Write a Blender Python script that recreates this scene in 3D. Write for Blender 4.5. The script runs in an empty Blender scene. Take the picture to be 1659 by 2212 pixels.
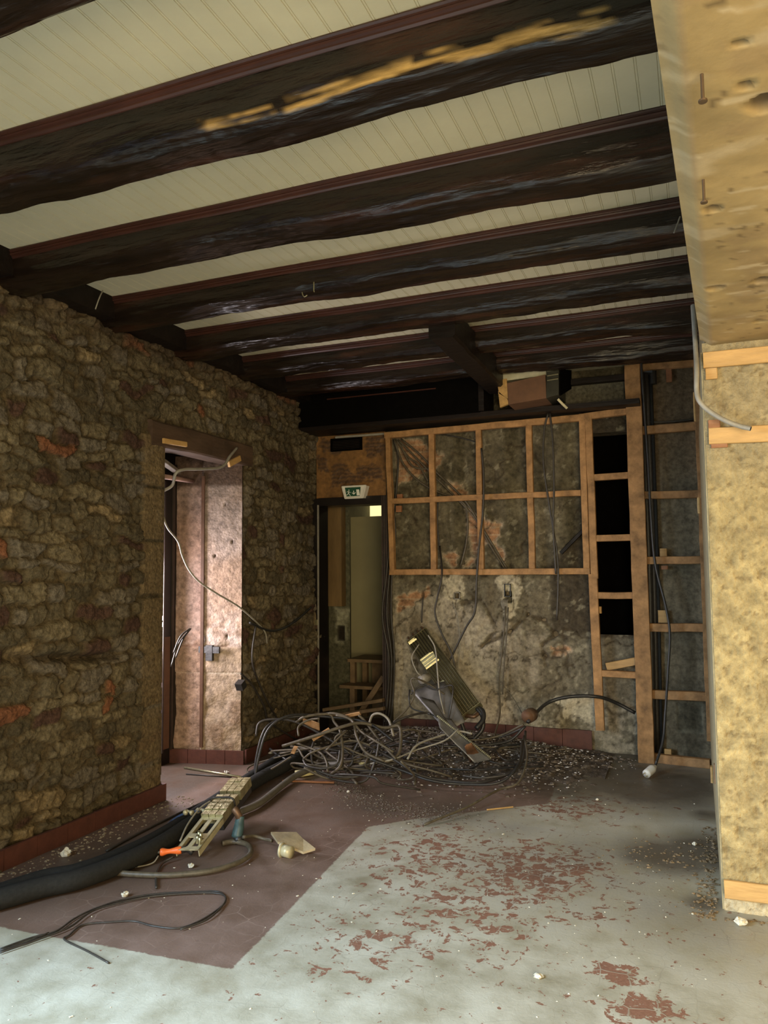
import bpy, math, random
import numpy as np
from mathutils import Vector, Matrix
random.seed(7); rng = np.random.RandomState(7)
C = bpy.context.scene.collection
sc = bpy.context.scene
# ------------------------------------------------------------------ camera
FOC, CX, CY, CAMH = 1661.0, 829.5, 1106.0, 1.5
yaw, pitch, roll = math.radians(22.0), math.radians(4.2), math.radians(0.5)
Fv = np.array([-math.sin(yaw)*math.cos(pitch), math.cos(yaw)*math.cos(pitch), math.sin(pitch)])
R0 = np.array([math.cos(yaw), math.sin(yaw), 0.0]); U0 = np.cross(R0, Fv)
Rv = R0*math.cos(roll) - U0*math.sin(roll); Uv = U0*math.cos(roll) + R0*math.sin(roll)
cam = bpy.data.cameras.new('camera'); co = bpy.data.objects.new('camera', cam); C.objects.link(co)
cam.sensor_fit = 'HORIZONTAL'; cam.sensor_width = 36.0; cam.lens = FOC/1659.0*36.0
cam.clip_start = 0.02; cam.clip_end = 100
m = Matrix.Identity(4)
for i in range(3):
    m[i][0], m[i][1], m[i][2] = Rv[i], Uv[i], -Fv[i]
m[2][3] = CAMH
co.matrix_world = m
sc.camera = co
# ------------------------------------------------------------------ light
sc.view_settings.view_transform = 'Standard'; sc.view_settings.look = 'None'
sc.view_settings.gamma = 1.0; sc.view_settings.use_curve_mapping = False
sc.view_settings.exposure = 0.05
w = bpy.data.worlds.new('world'); sc.world = w; w.use_nodes = True
w.node_tree.nodes['Background'].inputs[0].default_value = (0.55, 0.72, 1.0, 1)
w.node_tree.nodes['Background'].inputs[1].default_value = 0.3

def area(name, loc, aim, sx, sy, power, col, spread=180):
    l = bpy.data.lights.new(name, 'AREA'); l.shape = 'RECTANGLE'; l.size = sx; l.size_y = sy
    l.energy = power; l.color = col; l.spread = math.radians(spread)
    o = bpy.data.objects.new(name, l); C.objects.link(o); o.location = loc
    o.rotation_euler = (Vector(aim)-Vector(loc)).to_track_quat('-Z', 'Y').to_euler()
    return o
# daylight through the openings of the room
area('daylight_shop_window', (-3.55, 0.0, 1.65), (-1.9, 1.1, .1), 2.0, 1.9, 235, (0.62, 0.82, 1.0), 115)
area('daylight_side_door', (-4.08, 4.64, 1.20), (-3.0, 4.85, 1.0), 0.60, 0.75, 50, (1.0, 0.90, 0.93))
area('daylight_rear_window', (1.25, -1.45, 1.35), (0.9, 2.0, 1.05), 1.9, 1.9, 200, (1.0, 0.80, 0.48), 150)
area('daylight_corridor', (-2.75, 8.2, 2.6), (-3.0, 7.4, 1.0), 0.5, 0.3, 1.6, (1.0, 0.85, 0.5))

# ------------------------------------------------------------------ pixel -> world on a real plane
def ray(px, py): return Rv*(px-CX)/FOC - Uv*(py-CY)/FOC + Fv
def PY(px, py, Y): r = ray(px, py); t = Y/r[1]; return np.array([r[0]*t, Y, CAMH+r[2]*t])
def PX(px, py, X): r = ray(px, py); t = X/r[0]; return np.array([X, r[1]*t, CAMH+r[2]*t])
def PZ(px, py, Z=0.0): r = ray(px, py); t = (Z-CAMH)/r[2]; return np.array([r[0]*t, r[1]*t, Z])

# ------------------------------------------------------------------ noise
def vnoise(x, y, seed=0):
    xi = np.floor(x).astype(np.int64); yi = np.floor(y).astype(np.int64)
    fx = x-xi; fy = y-yi; fx = fx*fx*(3-2*fx); fy = fy*fy*(3-2*fy)
    def h(a, b):
        n = (a*374761393 + b*668265263 + seed*982451653) & 0x7fffffff
        n = ((n ^ (n >> 13))*1274126177) & 0x7fffffff
        return ((n ^ (n >> 16)) & 0xffff)/65535.0
    return (h(xi, yi)*(1-fx)+h(xi+1, yi)*fx)*(1-fy) + (h(xi, yi+1)*(1-fx)+h(xi+1, yi+1)*fx)*fy
def fbm(x, y, sc_=1.0, octv=4, seed=0):
    s = 0; a = 0.5; t = 0
    for i in range(octv):
        s = s + a*vnoise(x*sc_+11.3*i, y*sc_+7.7*i, seed+i); t += a; a *= 0.5; sc_ *= 2.03
    return s/t
def sdf(poly, u, v):                     # signed distance, negative inside
    p = np.array(poly, float); d = np.full(u.shape, 1e9); inside = np.zeros(u.shape, bool)
    for i in range(len(p)):
        a = p[i]; b = p[(i+1) % len(p)]; e = b-a; wx = u-a[0]; wy = v-a[1]
        t = np.clip((wx*e[0]+wy*e[1])/max(e@e, 1e-12), 0, 1)
        d = np.minimum(d, (wx-e[0]*t)**2+(wy-e[1]*t)**2)
        c = ((a[1] > v) != (b[1] > v)) & (u < (b[0]-a[0])*(v-a[1])/((b[1]-a[1]) if b[1] != a[1] else 1e-9)+a[0])
        inside ^= c
    d = np.sqrt(d); return np.where(inside, -d, d)
def sstep(a, b, x): t = np.clip((x-a)/(b-a), 0, 1); return t*t*(3-2*t)

# ------------------------------------------------------------------ materials
MATS = {}
def mat(name, col=(.5, .5, .5), rough=.6, metal=0.0, noise=None, var=.35, bump=0.0, bscale=30.0, attr=False,
        emit=None, estr=0.0, spec=.5, coat=0.0, stretch=None, detail=6.0):
    if name in MATS: return MATS[name]
    M = bpy.data.materials.new(name); M.use_nodes = True; nt = M.node_tree; N = nt.nodes; L = nt.links
    b = N['Principled BSDF']; b.inputs['Roughness'].default_value = rough; b.inputs['Metallic'].default_value = metal
    b.inputs['Specular IOR Level'].default_value = spec; b.inputs['Coat Weight'].default_value = coat; b.inputs['Coat Roughness'].default_value = .18
    tc = N.new('ShaderNodeTexCoord'); mp = N.new('ShaderNodeMapping'); L.new(tc.outputs['Object'], mp.inputs[0])
    if stretch: mp.inputs['Scale'].default_value = stretch
    n = N.new('ShaderNodeTexNoise'); n.inputs['Scale'].default_value = noise or 8.0; n.inputs['Detail'].default_value = detail
    n.inputs['Roughness'].default_value = .65; L.new(mp.outputs[0], n.inputs['Vector'])
    mr = N.new('ShaderNodeMapRange'); mr.inputs[1].default_value = .28; mr.inputs[2].default_value = .72
    mr.inputs[3].default_value = 1-var; mr.inputs[4].default_value = 1+var; L.new(n.outputs['Fac'], mr.inputs[0])
    if attr:
        c = N.new('ShaderNodeAttribute'); c.attribute_name = 'Col'; csock = c.outputs['Color']
    else:
        c = N.new('ShaderNodeRGB'); c.outputs[0].default_value = (*col, 1); csock = c.outputs[0]
    mul = N.new('ShaderNodeVectorMath'); mul.operation = 'SCALE'; L.new(csock, mul.inputs[0]); L.new(mr.outputs[0], mul.inputs['Scale'])
    L.new(mul.outputs[0], b.inputs['Base Color'])
    if bump:
        n2 = N.new('ShaderNodeTexNoise'); n2.inputs['Scale'].default_value = bscale; n2.inputs['Detail'].default_value = 5
        L.new(mp.outputs[0], n2.inputs['Vector'])
        bp = N.new('ShaderNodeBump'); bp.inputs['Strength'].default_value = bump; bp.inputs['Distance'].default_value = .01
        L.new(n2.outputs['Fac'], bp.inputs['Height']); L.new(bp.outputs[0], b.inputs['Normal'])
    if emit:
        b.inputs['Emission Color'].default_value = (*emit, 1); b.inputs['Emission Strength'].default_value = estr
    MATS[name] = M; return M
m_stone = mat('rubble_stone', attr=True, rough=.85, spec=.25, noise=45, var=.6, bump=.9, bscale=60)
m_plaster = mat('old_plaster', attr=True, rough=.9, spec=.2, noise=24, var=.55, bump=.8, bscale=55)
m_pier = mat('rough_render', attr=True, rough=.95, noise=40, var=.30, bump=.9, bscale=75)
m_soffit = mat('smooth_plaster', attr=True, rough=.55, noise=7, var=.14, bump=.25, bscale=14)
m_beam = mat('stained_log', attr=True, rough=.27, spec=.5, noise=14, var=.75, bump=.9, bscale=26, stretch=(.22, 1.6, 1.6), coat=.0)
m_darkwood = mat('dark_timber', (.009, .0055, .004), .5, spec=.25, noise=10, var=.5, bump=.4, bscale=20, stretch=(.3, 1.5, 1.5))
m_mould = mat('mahogany_moulding', (.048, .016, .010), .38, noise=12, var=.35, stretch=(.3, 1, 1))
m_ceil = mat('cream_board', (.60, .55, .39), .5, noise=3, var=.07, bump=.1, bscale=25)
m_red = mat('red_tile', (.092, .030, .020), .65, noise=14, var=.3, bump=.15)
m_pine = mat('pine_batten', (.34, .185, .075), .6, spec=.3, noise=11, var=.5, bump=.2, bscale=30, stretch=(1, 1, 1))
m_pine2 = mat('pale_pine', (.50, .30, .11), .55, noise=7, var=.25, bump=.15, stretch=(.6, 1, 4))
m_blackp = mat('black_rubber', (.022, .021, .020), .42, noise=30, var=.4, bump=.2)
m_foam = mat('foam_lagging', (.022, .022, .021), .8, spec=.2, noise=60, var=.25, bump=.2)
m_cab = mat('grey_cable', (.095, .078, .052), .5, noise=40, var=.4)
m_cab2 = mat('dark_cable', (.035, .03, .025), .45, noise=40, var=.4)
m_cab3 = mat('pale_cable', (.27, .25, .20), .45, noise=40, var=.25)
m_cabb = mat('blue_cable', (.05, .08, .16), .4, noise=40, var=.25)
m_cond = mat('grey_conduit', (.27, .25, .21), .45, noise=20, var=.2)
m_alu = mat('aluminium_fin', (.50, .46, .28), .33, metal=.85, noise=30, var=.3, bump=.2)
m_foil = mat('brass_foil', (.46, .42, .24), .36, metal=.75, noise=22, var=.35, bump=.6, bscale=28)
m_steel = mat('grey_sheet', (.17, .165, .16), .45, metal=.35, noise=9, var=.3, bump=.3, bscale=18)
m_cream = mat('cream_bracket', (.52, .47, .30), .42, metal=.2, noise=18, var=.25)
m_copper = mat('tarnished_copper', (.17, .10, .06), .5, metal=.6, noise=30, var=.3)
m_orange = mat('orange_plastic', (.85, .17, .035), .42, noise=20, var=.15)
m_teal = mat('teal_enamel', (.045, .085, .09), .45, noise=30, var=.3)
m_white = mat('white_plastic', (.74, .72, .66), .4, noise=30, var=.06)
m_chalk = mat('white_rubble', (.66, .62, .50), .8, noise=30, var=.2, bump=.6)
m_card = mat('brown_card', (.13, .06, .026), .7, noise=8, var=.25)
m_board = mat('stained_board', (.36, .29, .18), .7, noise=10, var=.4, bump=.3)
m_duct = mat('shiny_duct', (.62, .58, .40), .32, metal=.35, noise=12, var=.2, bump=.5, bscale=16)
m_green = mat('sign_green', (.012, .07, .035), .5, noise=30, var=.05)
m_signw = mat('sign_white', (.85, .85, .78), .5, noise=30, var=.03)
m_void = mat('void_black', (.003, .0025, .002), .95, spec=.03, noise=20, var=.3)  # near-black for dark boards; also paints the shade inside niche and conduit bore
m_panel = mat('olive_panel', (.30, .27, .15), .55, noise=2, var=.12)
m_oldstep = mat('worn_stair_wood', (.17, .11, .055), .6, noise=12, var=.35)
m_lit = mat('bright_pane', (.8, .8, .6), .6, emit=(1.0, .86, .42), estr=1.1)
m_wallp = mat('glue_stained_card', attr=True, rough=.6, noise=25, var=.4, bump=.4)
m_chip = mat('rubble_chips', (.12, .095, .07), .7, noise=60, var=.8)
m_glint = mat('glint_chip', (.78, .76, .76), .2, noise=60, var=.5)  # bright chips that stand in for glints on the rubble
m_nail = mat('rusty_nail', (.12, .08, .05), .5, metal=.6)
m_dirt = mat('dark_dirt', (.075, .055, .038), .9, noise=30, var=.6, bump=.8, bscale=60)

# ------------------------------------------------------------------ object helpers
def tag(o, label=None, cat=None, group=None, kind=None):
    if label: o['label'] = label
    if cat: o['category'] = cat
    if group: o['group'] = group
    if kind: o['kind'] = kind
    return o
def thing(name, loc, label, cat, group=None):
    o = bpy.data.objects.new(name, None); C.objects.link(o); o.location = loc; o.empty_display_size = .1
    return tag(o, label, cat, group)
def link_mesh(name, V, F, m, parent=None, smooth=False, base=None):
    V = np.asarray(V, float)
    if parent is not None:
        base = np.array(parent_world(parent))
    elif base is None:
        lo = V.min(0); hi = V.max(0); base = np.array([(lo[0]+hi[0])/2, (lo[1]+hi[1])/2, lo[2]])
    me = bpy.data.meshes.new(name); me.from_pydata((V-base).tolist(), [], [tuple(f) for f in F]); me.update()
    if smooth: me.shade_smooth()
    if m: me.materials.append(m)
    o = bpy.data.objects.new(name, me); C.objects.link(o)
    if parent is not None: o.parent = parent
    else: o.location = base
    return o
def parent_world(p):
    v = Vector(p.location)
    while p.parent: p = p.parent; v = v + p.location
    return v
class MB:
    def __init__(s): s.V = []; s.F = []
    def add(s, V, F):
        n = len(s.V); s.V += [tuple(map(float, v)) for v in V]; s.F += [tuple(i+n for i in f) for f in F]; return s
    def box(s, lo, hi, M=None):
        x0, y0, z0 = lo; x1, y1, z1 = hi
        V = [(x0, y0, z0), (x1, y0, z0), (x1, y1, z0), (x0, y1, z0), (x0, y0, z1), (x1, y0, z1), (x1, y1, z1), (x0, y1, z1)]
        if M is not None: V = [tuple(M @ Vector(v)) for v in V]
        return s.add(V, [(0, 3, 2, 1), (4, 5, 6, 7), (0, 1, 5, 4), (1, 2, 6, 5), (2, 3, 7, 6), (3, 0, 4, 7)])
    def batten(s, a, b, w_, t, side=(0, 1, 0), jit=.0015, ch=.003):
        # sawn board from a to b: w_ across in the plane, t along side, chamfered edges, faintly bowed
        a = np.array(a, float); b = np.array(b, float); d = b-a; L = np.linalg.norm(d); d /= L
        n = np.array(side, float); n -= d*(n@d); n /= np.linalg.norm(n); u = np.cross(d, n)
        hw, ht = w_/2, t/2
        prof = [(-hw+ch, -ht), (hw-ch, -ht), (hw, -ht+ch), (hw, ht-ch), (hw-ch, ht), (-hw+ch, ht), (-hw, ht-ch), (-hw, -ht+ch)]
        K = max(2, int(L/.15)+1); V = []; F = []
        for k in range(K+1):
            c = a+d*L*k/K + (u*random.uniform(-jit, jit)+n*random.uniform(-jit, jit))*(0 < k < K)
            V += [c+u*p+n*q for p, q in prof]
        for k in range(K):
            for i in range(8):
                j = (i+1) % 8; F.append((k*8+i, k*8+j, k*8+8+j, k*8+8+i))
        F.append(tuple(range(7, -1, -1))); F.append(tuple(K*8+i for i in range(8)))
        return s.add(V, F)
    def tube(s, pts, r, seg=8, sub=5, closed_ends=True, rf=None):
        P = smooth(pts, sub); n = len(P); V = []; F = []
        T = np.gradient(P, axis=0); T /= np.linalg.norm(T, axis=1)[:, None]+1e-9
        up = np.array([0, 0, 1.0]) if abs(T[0][2]) < .9 else np.array([1.0, 0, 0])
        N = np.cross(T[0], up); N /= np.linalg.norm(N)
        for k in range(n):
            N = N-T[k]*(N@T[k]); N /= np.linalg.norm(N)+1e-9; B = np.cross(T[k], N)
            rr = r if rf is None else r*rf(k/(n-1))
            for i in range(seg):
                a = 2*math.pi*i/seg; V.append(P[k]+(N*math.cos(a)+B*math.sin(a))*rr)
        for k in range(n-1):
            for i in range(seg):
                j = (i+1) % seg; F.append((k*seg+i, k*seg+j, (k+1)*seg+j, (k+1)*seg+i))
        if closed_ends:
            F.append(tuple(range(seg-1, -1, -1))); F.append(tuple((n-1)*seg+i for i in range(seg)))
        return s.add(V, F)
    def cyl(s, a, b, r, seg=14, r2=None):
        a = np.array(a, float); b = np.array(b, float)
        r2 = r if r2 is None else r2
        return s.tube([a, b], r, seg, 1, rf=lambda t: 1+(r2/r-1)*t)
    def build(s, name, m, parent=None, smooth=False): return link_mesh(name, s.V, s.F, m, parent, smooth)
def smooth(pts, sub):
    P = np.array(pts, float)
    if len(P) < 3 or sub <= 1: return P
    Q = np.vstack([2*P[0]-P[1], P, 2*P[-1]-P[-2]]); out = []
    for i in range(1, len(Q)-2):
        for k in range(sub):
            t = k/sub; p0, p1, p2, p3 = Q[i-1], Q[i], Q[i+1], Q[i+2]
            out.append(.5*((2*p1)+(-p0+p2)*t+(2*p0-5*p1+4*p2-p3)*t*t+(-p0+3*p1-3*p2+p3)*t**3))
    out.append(P[-1]); return np.array(out)
def grid(name, O, ud, vd, nd, ulen, vlen, step, fn, m, parent=None, kind='structure', keep=None, extra=None):
    # relief surface: point = O + u*ud + v*vd + h*nd, fn(u,v) -> height, colour
    nu = int(round(ulen/step))+1; nv = int(round(vlen/step))+1
    u, v = np.meshgrid(np.linspace(0, ulen, nu), np.linspace(0, vlen, nv), indexing='ij')
    h, col = fn(u, v)
    O, ud, vd, nd = map(lambda a: np.array(a, float), (O, ud, vd, nd))
    V = O + u[..., None]*ud + v[..., None]*vd + h[..., None]*nd
    idx = np.arange(nu*nv).reshape(nu, nv)
    F = np.stack([idx[:-1, :-1], idx[1:, :-1], idx[1:, 1:], idx[:-1, 1:]], -1).reshape(-1, 4)
    if np.dot(np.cross(ud, vd), nd) < 0: F = F[:, ::-1]
    if keep is not None:
        uc = (u[:-1, :-1]+u[1:, 1:])/2; vc = (v[:-1, :-1]+v[1:, 1:])/2
        F = F[keep(uc, vc).reshape(-1)]
    V = V.reshape(-1, 3); base = np.array(parent_world(parent)) if parent is not None else np.zeros(3)
    me = bpy.data.meshes.new(name); me.vertices.add(len(V)); me.vertices.foreach_set('co', (V-base).ravel())
    me.loops.add(len(F)*4); me.loops.foreach_set('vertex_index', F.ravel().astype(np.int32))
    me.polygons.add(len(F)); me.polygons.foreach_set('loop_start', np.arange(0, len(F)*4, 4, dtype=np.int32))
    me.polygons.foreach_set('loop_total', np.full(len(F), 4, dtype=np.int32)); me.update(calc_edges=True)
    me.shade_smooth()
    ca = me.color_attributes.new('Col', 'FLOAT_COLOR', 'POINT'); rgba = np.ones((len(V), 4)); rgba[:, :3] = np.clip(col.reshape(-1, 3), 0, 1)
    ca.data.foreach_set('color', rgba.ravel())
    if extra:
        for k, f in extra.items():
            at = me.attributes.new(k, 'FLOAT', 'POINT'); at.data.foreach_set('value', f(u, v).ravel().astype(np.float32))
    me.materials.append(m); o = bpy.data.objects.new(name, me); C.objects.link(o)
    if parent is not None: o.parent = parent
    if kind: o['kind'] = kind
    return o
def mixc(c, k, m): return c*(1-m[..., None]) + np.array(k)*m[..., None]
def struct(name, mb, m): return tag(mb.build(name, m), kind='structure')
XL, XR, YB, ZC = -3.33, 0.055, 6.55, 3.15

# ================================================================== FLOOR
def floor_mat():
    M = bpy.data.materials.new('painted_tile_floor'); M.use_nodes = True; nt = M.node_tree; N = nt.nodes; L = nt.links
    b = N['Principled BSDF']
    def node(t, **k):
        n = N.new(t)
        for a, v in k.items(): setattr(n, a, v)
        return n
    def math_(op, a, b_=None, cl=False):
        n = node('ShaderNodeMath', operation=op, use_clamp=cl)
        for i, x in enumerate((a, b_)):
            if x is None: continue
            if isinstance(x, (int, float)): n.inputs[i].default_value = x
            else: L.new(x, n.inputs[i])
        return n.outputs[0]
    def rng_(x, a, b_, c=0.0, d=1.0):
        n = node('ShaderNodeMapRange'); L.new(x, n.inputs[0])
        for i, v in enumerate((a, b_, c, d)): n.inputs[i+1].default_value = v
        return n.outputs[0]
    def mix(f, a, b_):
        n = node('ShaderNodeMix', data_type='RGBA'); L.new(f, n.inputs[0])
        for s_, x in ((n.inputs[6], a), (n.inputs[7], b_)):
            if isinstance(x, tuple): s_.default_value = (*x, 1)
            else: L.new(x, s_)
        return n.outputs[2]
    tc = node('ShaderNodeTexCoord')
    def noise(s, d=6, r=.6, dist=0.0):
        n = node('ShaderNodeTexNoise'); n.inputs['Scale'].default_value = s; n.inputs['Detail'].default_value = d
        n.inputs['Roughness'].default_value = r; n.inputs['Distortion'].default_value = dist; L.new(tc.outputs['Object'], n.inputs['Vector']); return n.outputs['Fac']
    def attr(n_): a = node('ShaderNodeAttribute', attribute_name=n_); return a.outputs['Fac']
    warp = node('ShaderNodeTexNoise'); warp.inputs['Scale'].default_value = 9; L.new(tc.outputs['Object'], warp.inputs['Vector'])
    va = node('ShaderNodeVectorMath', operation='MULTIPLY_ADD'); L.new(warp.outputs['Color'], va.inputs[0]); va.inputs[1].default_value = (.05, .05, .05); L.new(tc.outputs['Object'], va.inputs[2])
    vor = node('ShaderNodeTexVoronoi', feature='DISTANCE_TO_EDGE'); vor.inputs['Scale'].default_value = 9.0; vor.inputs['Randomness'].default_value = .55; L.new(va.outputs[0], vor.inputs['Vector'])
    joint = rng_(vor.outputs['Distance'], .0, .035, 1, 0)
    n1, n2, n3, n4 = noise(5, 8), noise(26, 6, .7, 1.0), noise(2.2, 4), noise(90, 3); n5 = noise(15, 5, .6, .8)
    red = mix(rng_(n1, .3, .7), (.15, .095, .070), (.25, .17, .14))
    red = mix(math_('MULTIPLY', joint, rng_(n3, .45, .62)), red, (.30, .215, .18))
    grey = mix(rng_(n1, .3, .7), (.31, .285, .205), (.55, .54, .46))
    peel = attr('peel')
    pm = rng_(math_('ADD', math_('ADD', math_('MULTIPLY', n5, .62), math_('MULTIPLY', n2, .38)), math_('MULTIPLY', peel, .19)), .625, .640)
    pm = math_('MULTIPLY', pm, math_('SUBTRACT', 1.0, math_('MULTIPLY', joint, .85)))
    grey = mix(math_('MULTIPLY', math_('MULTIPLY', joint, rng_(n3, .5, .62)), .5), grey, (.27, .25, .20))
    expo = mix(rng_(n4, .3, .7), (.215, .105, .070), (.30, .16, .11))
    grey = mix(pm, grey, expo)
    edge = rng_(math_('ADD', attr('edge'), math_('MULTIPLY', math_('SUBTRACT', n2, .5), .03)), -.004, .004)
    col = mix(edge, red, grey)
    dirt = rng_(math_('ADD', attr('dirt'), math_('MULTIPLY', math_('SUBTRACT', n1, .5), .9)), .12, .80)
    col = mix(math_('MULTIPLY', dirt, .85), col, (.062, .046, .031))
    scuff = rng_(noise(38, 4, .8, 2.5), .70, .74)
    col = mix(math_('MULTIPLY', scuff, .5), col, (.13, .10, .07))
    L.new(col, b.inputs['Base Color'])
    L.new(rng_(n1, .3, .7, .36, .62), b.inputs['Roughness'])
    bp = node('ShaderNodeBump'); bp.inputs['Strength'].default_value = .45; bp.inputs['Distance'].default_value = .004
    h = math_('SUBTRACT', math_('ADD', math_('MULTIPLY', n2, .7), math_('MULTIPLY', n4, .25)), math_('ADD', math_('MULTIPLY', pm, .6), math_('MULTIPLY', joint, .06)))
    L.new(h, bp.inputs['Height']); L.new(bp.outputs[0], b.inputs['Normal'])
    return M
FX0, FY0 = -4.1, 1.4
red_poly = [tuple(PZ(*p)[:2]) for p in ((-900, 1865), (0, 2003), (500, 2095), (795, 1786), (900, 1768), (1185, 1735), (1232, 1618), (1100, 1560), (600, 1545), (-900, 1600))]
peel_b = [(1050, 1900, 1.3, .28), (1150, 1880, .5, .85), (950, 1840, .45, .7), (1000, 1950, .45, .65), (1230, 1740, .4, .7), (850, 2020, .4, .6), (740, 2080, .25, .45), (1340, 2110, .13, .9), (1390, 2180, .16, .85), (1050, 2000, .35, .6), (900, 1880, .3, .6), (1250, 1960, .3, .5)]
dirt_b = [(1550, 1840, .30, 1.2), (1440, 1850, .32, .95), (1150, 1870, .5, .35), (1400, 1690, .65, 1.1), (1350, 1900, .7, .35), (1500, 1980, .45, .45), (600, 1720, .6, .6), (1230, 1700, .45, .9), (1520, 1950, .12, .9), (820, 1730, .5, .75), (960, 1745, .4, .75), (1100, 1640, .7, .9), (1350, 1630, .5, .9), (1530, 1760, .15, .8), (700, 1640, .8, .7), (420, 1790, .5, .7), (250, 1850, .5, .8),
          (1300, 1560, .8, .9), (80, 1900, .4, .7), (860, 1590, .7, .8), (1100, 1790, .3, .35), (1280, 1850, .45, .45), (450, 1650, .6, .25), (610, 1760, .5, .4)]
def blobs(u, v, L_):
    s = np.zeros(u.shape)
    for px, py, r, a in L_:
        q = PZ(px, py); s = np.maximum(s, a*np.exp(-(((u-q[0])**2+(v-q[1])**2)/(r*r))))
    return s
fu = lambda f: (lambda u, v: f(u+FX0, v+FY0))
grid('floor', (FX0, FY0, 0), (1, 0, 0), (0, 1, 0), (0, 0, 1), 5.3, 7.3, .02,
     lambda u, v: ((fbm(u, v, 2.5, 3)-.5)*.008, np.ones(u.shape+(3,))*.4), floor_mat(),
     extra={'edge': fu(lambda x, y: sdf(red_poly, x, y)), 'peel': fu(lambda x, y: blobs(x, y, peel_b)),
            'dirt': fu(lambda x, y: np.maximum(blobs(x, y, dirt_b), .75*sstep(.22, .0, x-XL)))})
struct('floor.001', MB().box((-4.1, -2.6, -.06), (3.2, 1.4, -.001)).box((1.2, 1.4, -.06), (3.2, 8.7, -.001)), mat('grey_floor_paint', (.5, .49, .43), .5, noise=8, var=.2))

# ================================================================== LEFT STONE WALL
def stone_field(u, v, sx, sz, seed, ulen, vlen, jit=.42):
    r = np.random.RandomState(seed)
    uw = u + (fbm(u, v, 3.2, 4, seed)-.5)*.16 + (fbm(u, v, 12, 3, seed+4)-.5)*.05; vw = v + (fbm(u, v, 3.0, 3, seed+9)-.5)*.16 + (fbm(u, v, 11, 3, seed+6)-.5)*.045
    S = []; z = -.15; row = 0
    while z < vlen+.2:
        hgt = sz*r.uniform(.65, 1.45); x = -.3-r.uniform(0, .2)
        while x < ulen+.3:
            w_ = sx*r.uniform(.45, 1.7); S.append((x+w_/2, z+hgt/2+r.uniform(-.5, .5)*hgt*jit, w_, hgt, r.rand(), r.rand())); x += w_
        z += hgt; row += 1
    S = np.array(S); f1 = np.full(u.shape, 9.); f2 = np.full(u.shape, 9.); ids = np.zeros(u.shape, int)
    for i, s in enumerate(S):
        a0 = max(0, np.searchsorted(u[:, 0], s[0]-.5)); a1 = np.searchsorted(u[:, 0], s[0]+.5)
        b0 = max(0, np.searchsorted(v[0], s[1]-.35)); b1 = np.searchsorted(v[0], s[1]+.35)
        if a1 <= a0 or b1 <= b0: continue
        sl = (slice(a0, a1), slice(b0, b1))
        dx = np.abs(uw[sl]-s[0])/s[2]; dz = np.abs(vw[sl]-s[1])/s[3]
        d = (dx**2.6+dz**2.6)**(1/2.6)
        F1 = f1[sl]; F2 = f2[sl]; I = ids[sl]
        new = d < F1; F2[:] = np.where(new, F1, np.minimum(F2, d)); I[new] = i; F1[:] = np.where(new, d, F1)
    return f1, f2, ids, S
LY0 = 1.9
HY0, HY1, HZ = 4.25, 5.23, 2.34
def leftwall(u, v):
    f1, f2, ids, S = stone_field(u, v, .19, .078, 5, 4.7, 3.2)
    e = f2-f1; n = fbm(u, v, 22, 4, 3); lo = fbm(u, v, 1.3, 3, 8)
    cut = .10+.12*(fbm(u, v, 4, 2, 21)-.4)
    body = sstep(cut*.5, cut+.16, e + (n-.5)*.34)
    bulge = S[ids, 5]
    h = body*(.006+.034*bulge**1.5) + (.35+.65*body)*(n-.5)*.040 + (fbm(u, v, 9, 3, 33)-.5)*.034 + (lo-.5)*.06 + (fbm(u*.6, v, 55, 3, 35)-.5)*.012
    t = S[ids, 4]
    base = np.array([.098, .078, .046]); c = np.ones(u.shape+(3,))*base
    c *= (.65+.8*((t*7.3) % 1))[..., None]
    c = mixc(c, (.125, .105, .08), ((t > .2) & (t < .42))*.75)
    c = mixc(c, (.22, .16, .085), ((t > .88) & (t < .92))*.7)
    c = mixc(c, (.20, .075, .035), ((t > .984))*.8)
    c = mixc(c, (.060, .030, .022), ((t > .42) & (t < .49))*.9)
    mortar = np.array([.072, .052, .026])
    c = c*body[..., None] + mortar*(1-body)[..., None]*(.75+.5*fbm(u, v, 30, 3, 4))[..., None]
    # a deep eroded course and stone darker towards the ceiling
    line = np.exp(-((v-(1.02+.06*np.sin(u*2.1)+.05*(fbm(u, v, 2, 2, 5)-.5)))/.028)**2)*sstep(2.5, 1.9, u)*sstep(.4, .52, fbm(u, v, 2.4, 2, 77)+.08)
    h -= line*.06; c = mixc(c, (.05, .035, .02), line*.8)
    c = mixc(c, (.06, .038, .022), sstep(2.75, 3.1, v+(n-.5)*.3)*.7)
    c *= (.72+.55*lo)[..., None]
    # dressed quoins on the jamb corner
    q = sstep(.13, .11, np.abs(u-(HY0-LY0-.10)))*(v < 2.4); blk = (np.floor((v+.12)/.36))
    jn = sstep(.012, .02, np.abs(((v+.12) % .36)-.01)); wq = sstep(0, 1, q)
    h = h*(1-wq*.8)+wq*(.008+.012*jn); c = mixc(c, (.17, .12, .062), wq*jn*.7)
    # settle against the openings
    d = np.minimum(np.abs(u-(HY0-LY0)), np.abs(u-(HY1-LY0))); ins = v < HZ+.2
    h = np.where(ins, h*sstep(-.01, .05, d)+.01*(1-sstep(-.01, .05, d)), h)
    return h, c
def jag(u, v): return .02*(fbm(u*0+v, v, 7, 3, 2)-.5)
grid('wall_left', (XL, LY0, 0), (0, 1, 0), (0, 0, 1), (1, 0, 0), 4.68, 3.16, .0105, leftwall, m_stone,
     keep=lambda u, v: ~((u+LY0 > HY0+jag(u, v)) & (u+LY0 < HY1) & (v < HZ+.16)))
bx = MB()
bx.box((-3.95, LY0, 0), (XL-.045, HY0, 3.3)).box((-3.95, HY1+.0, 0), (XL-.045, YB+.3, 3.3)).box((-3.95, HY0, HZ+.32), (XL-.045, HY1, 3.3))
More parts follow.
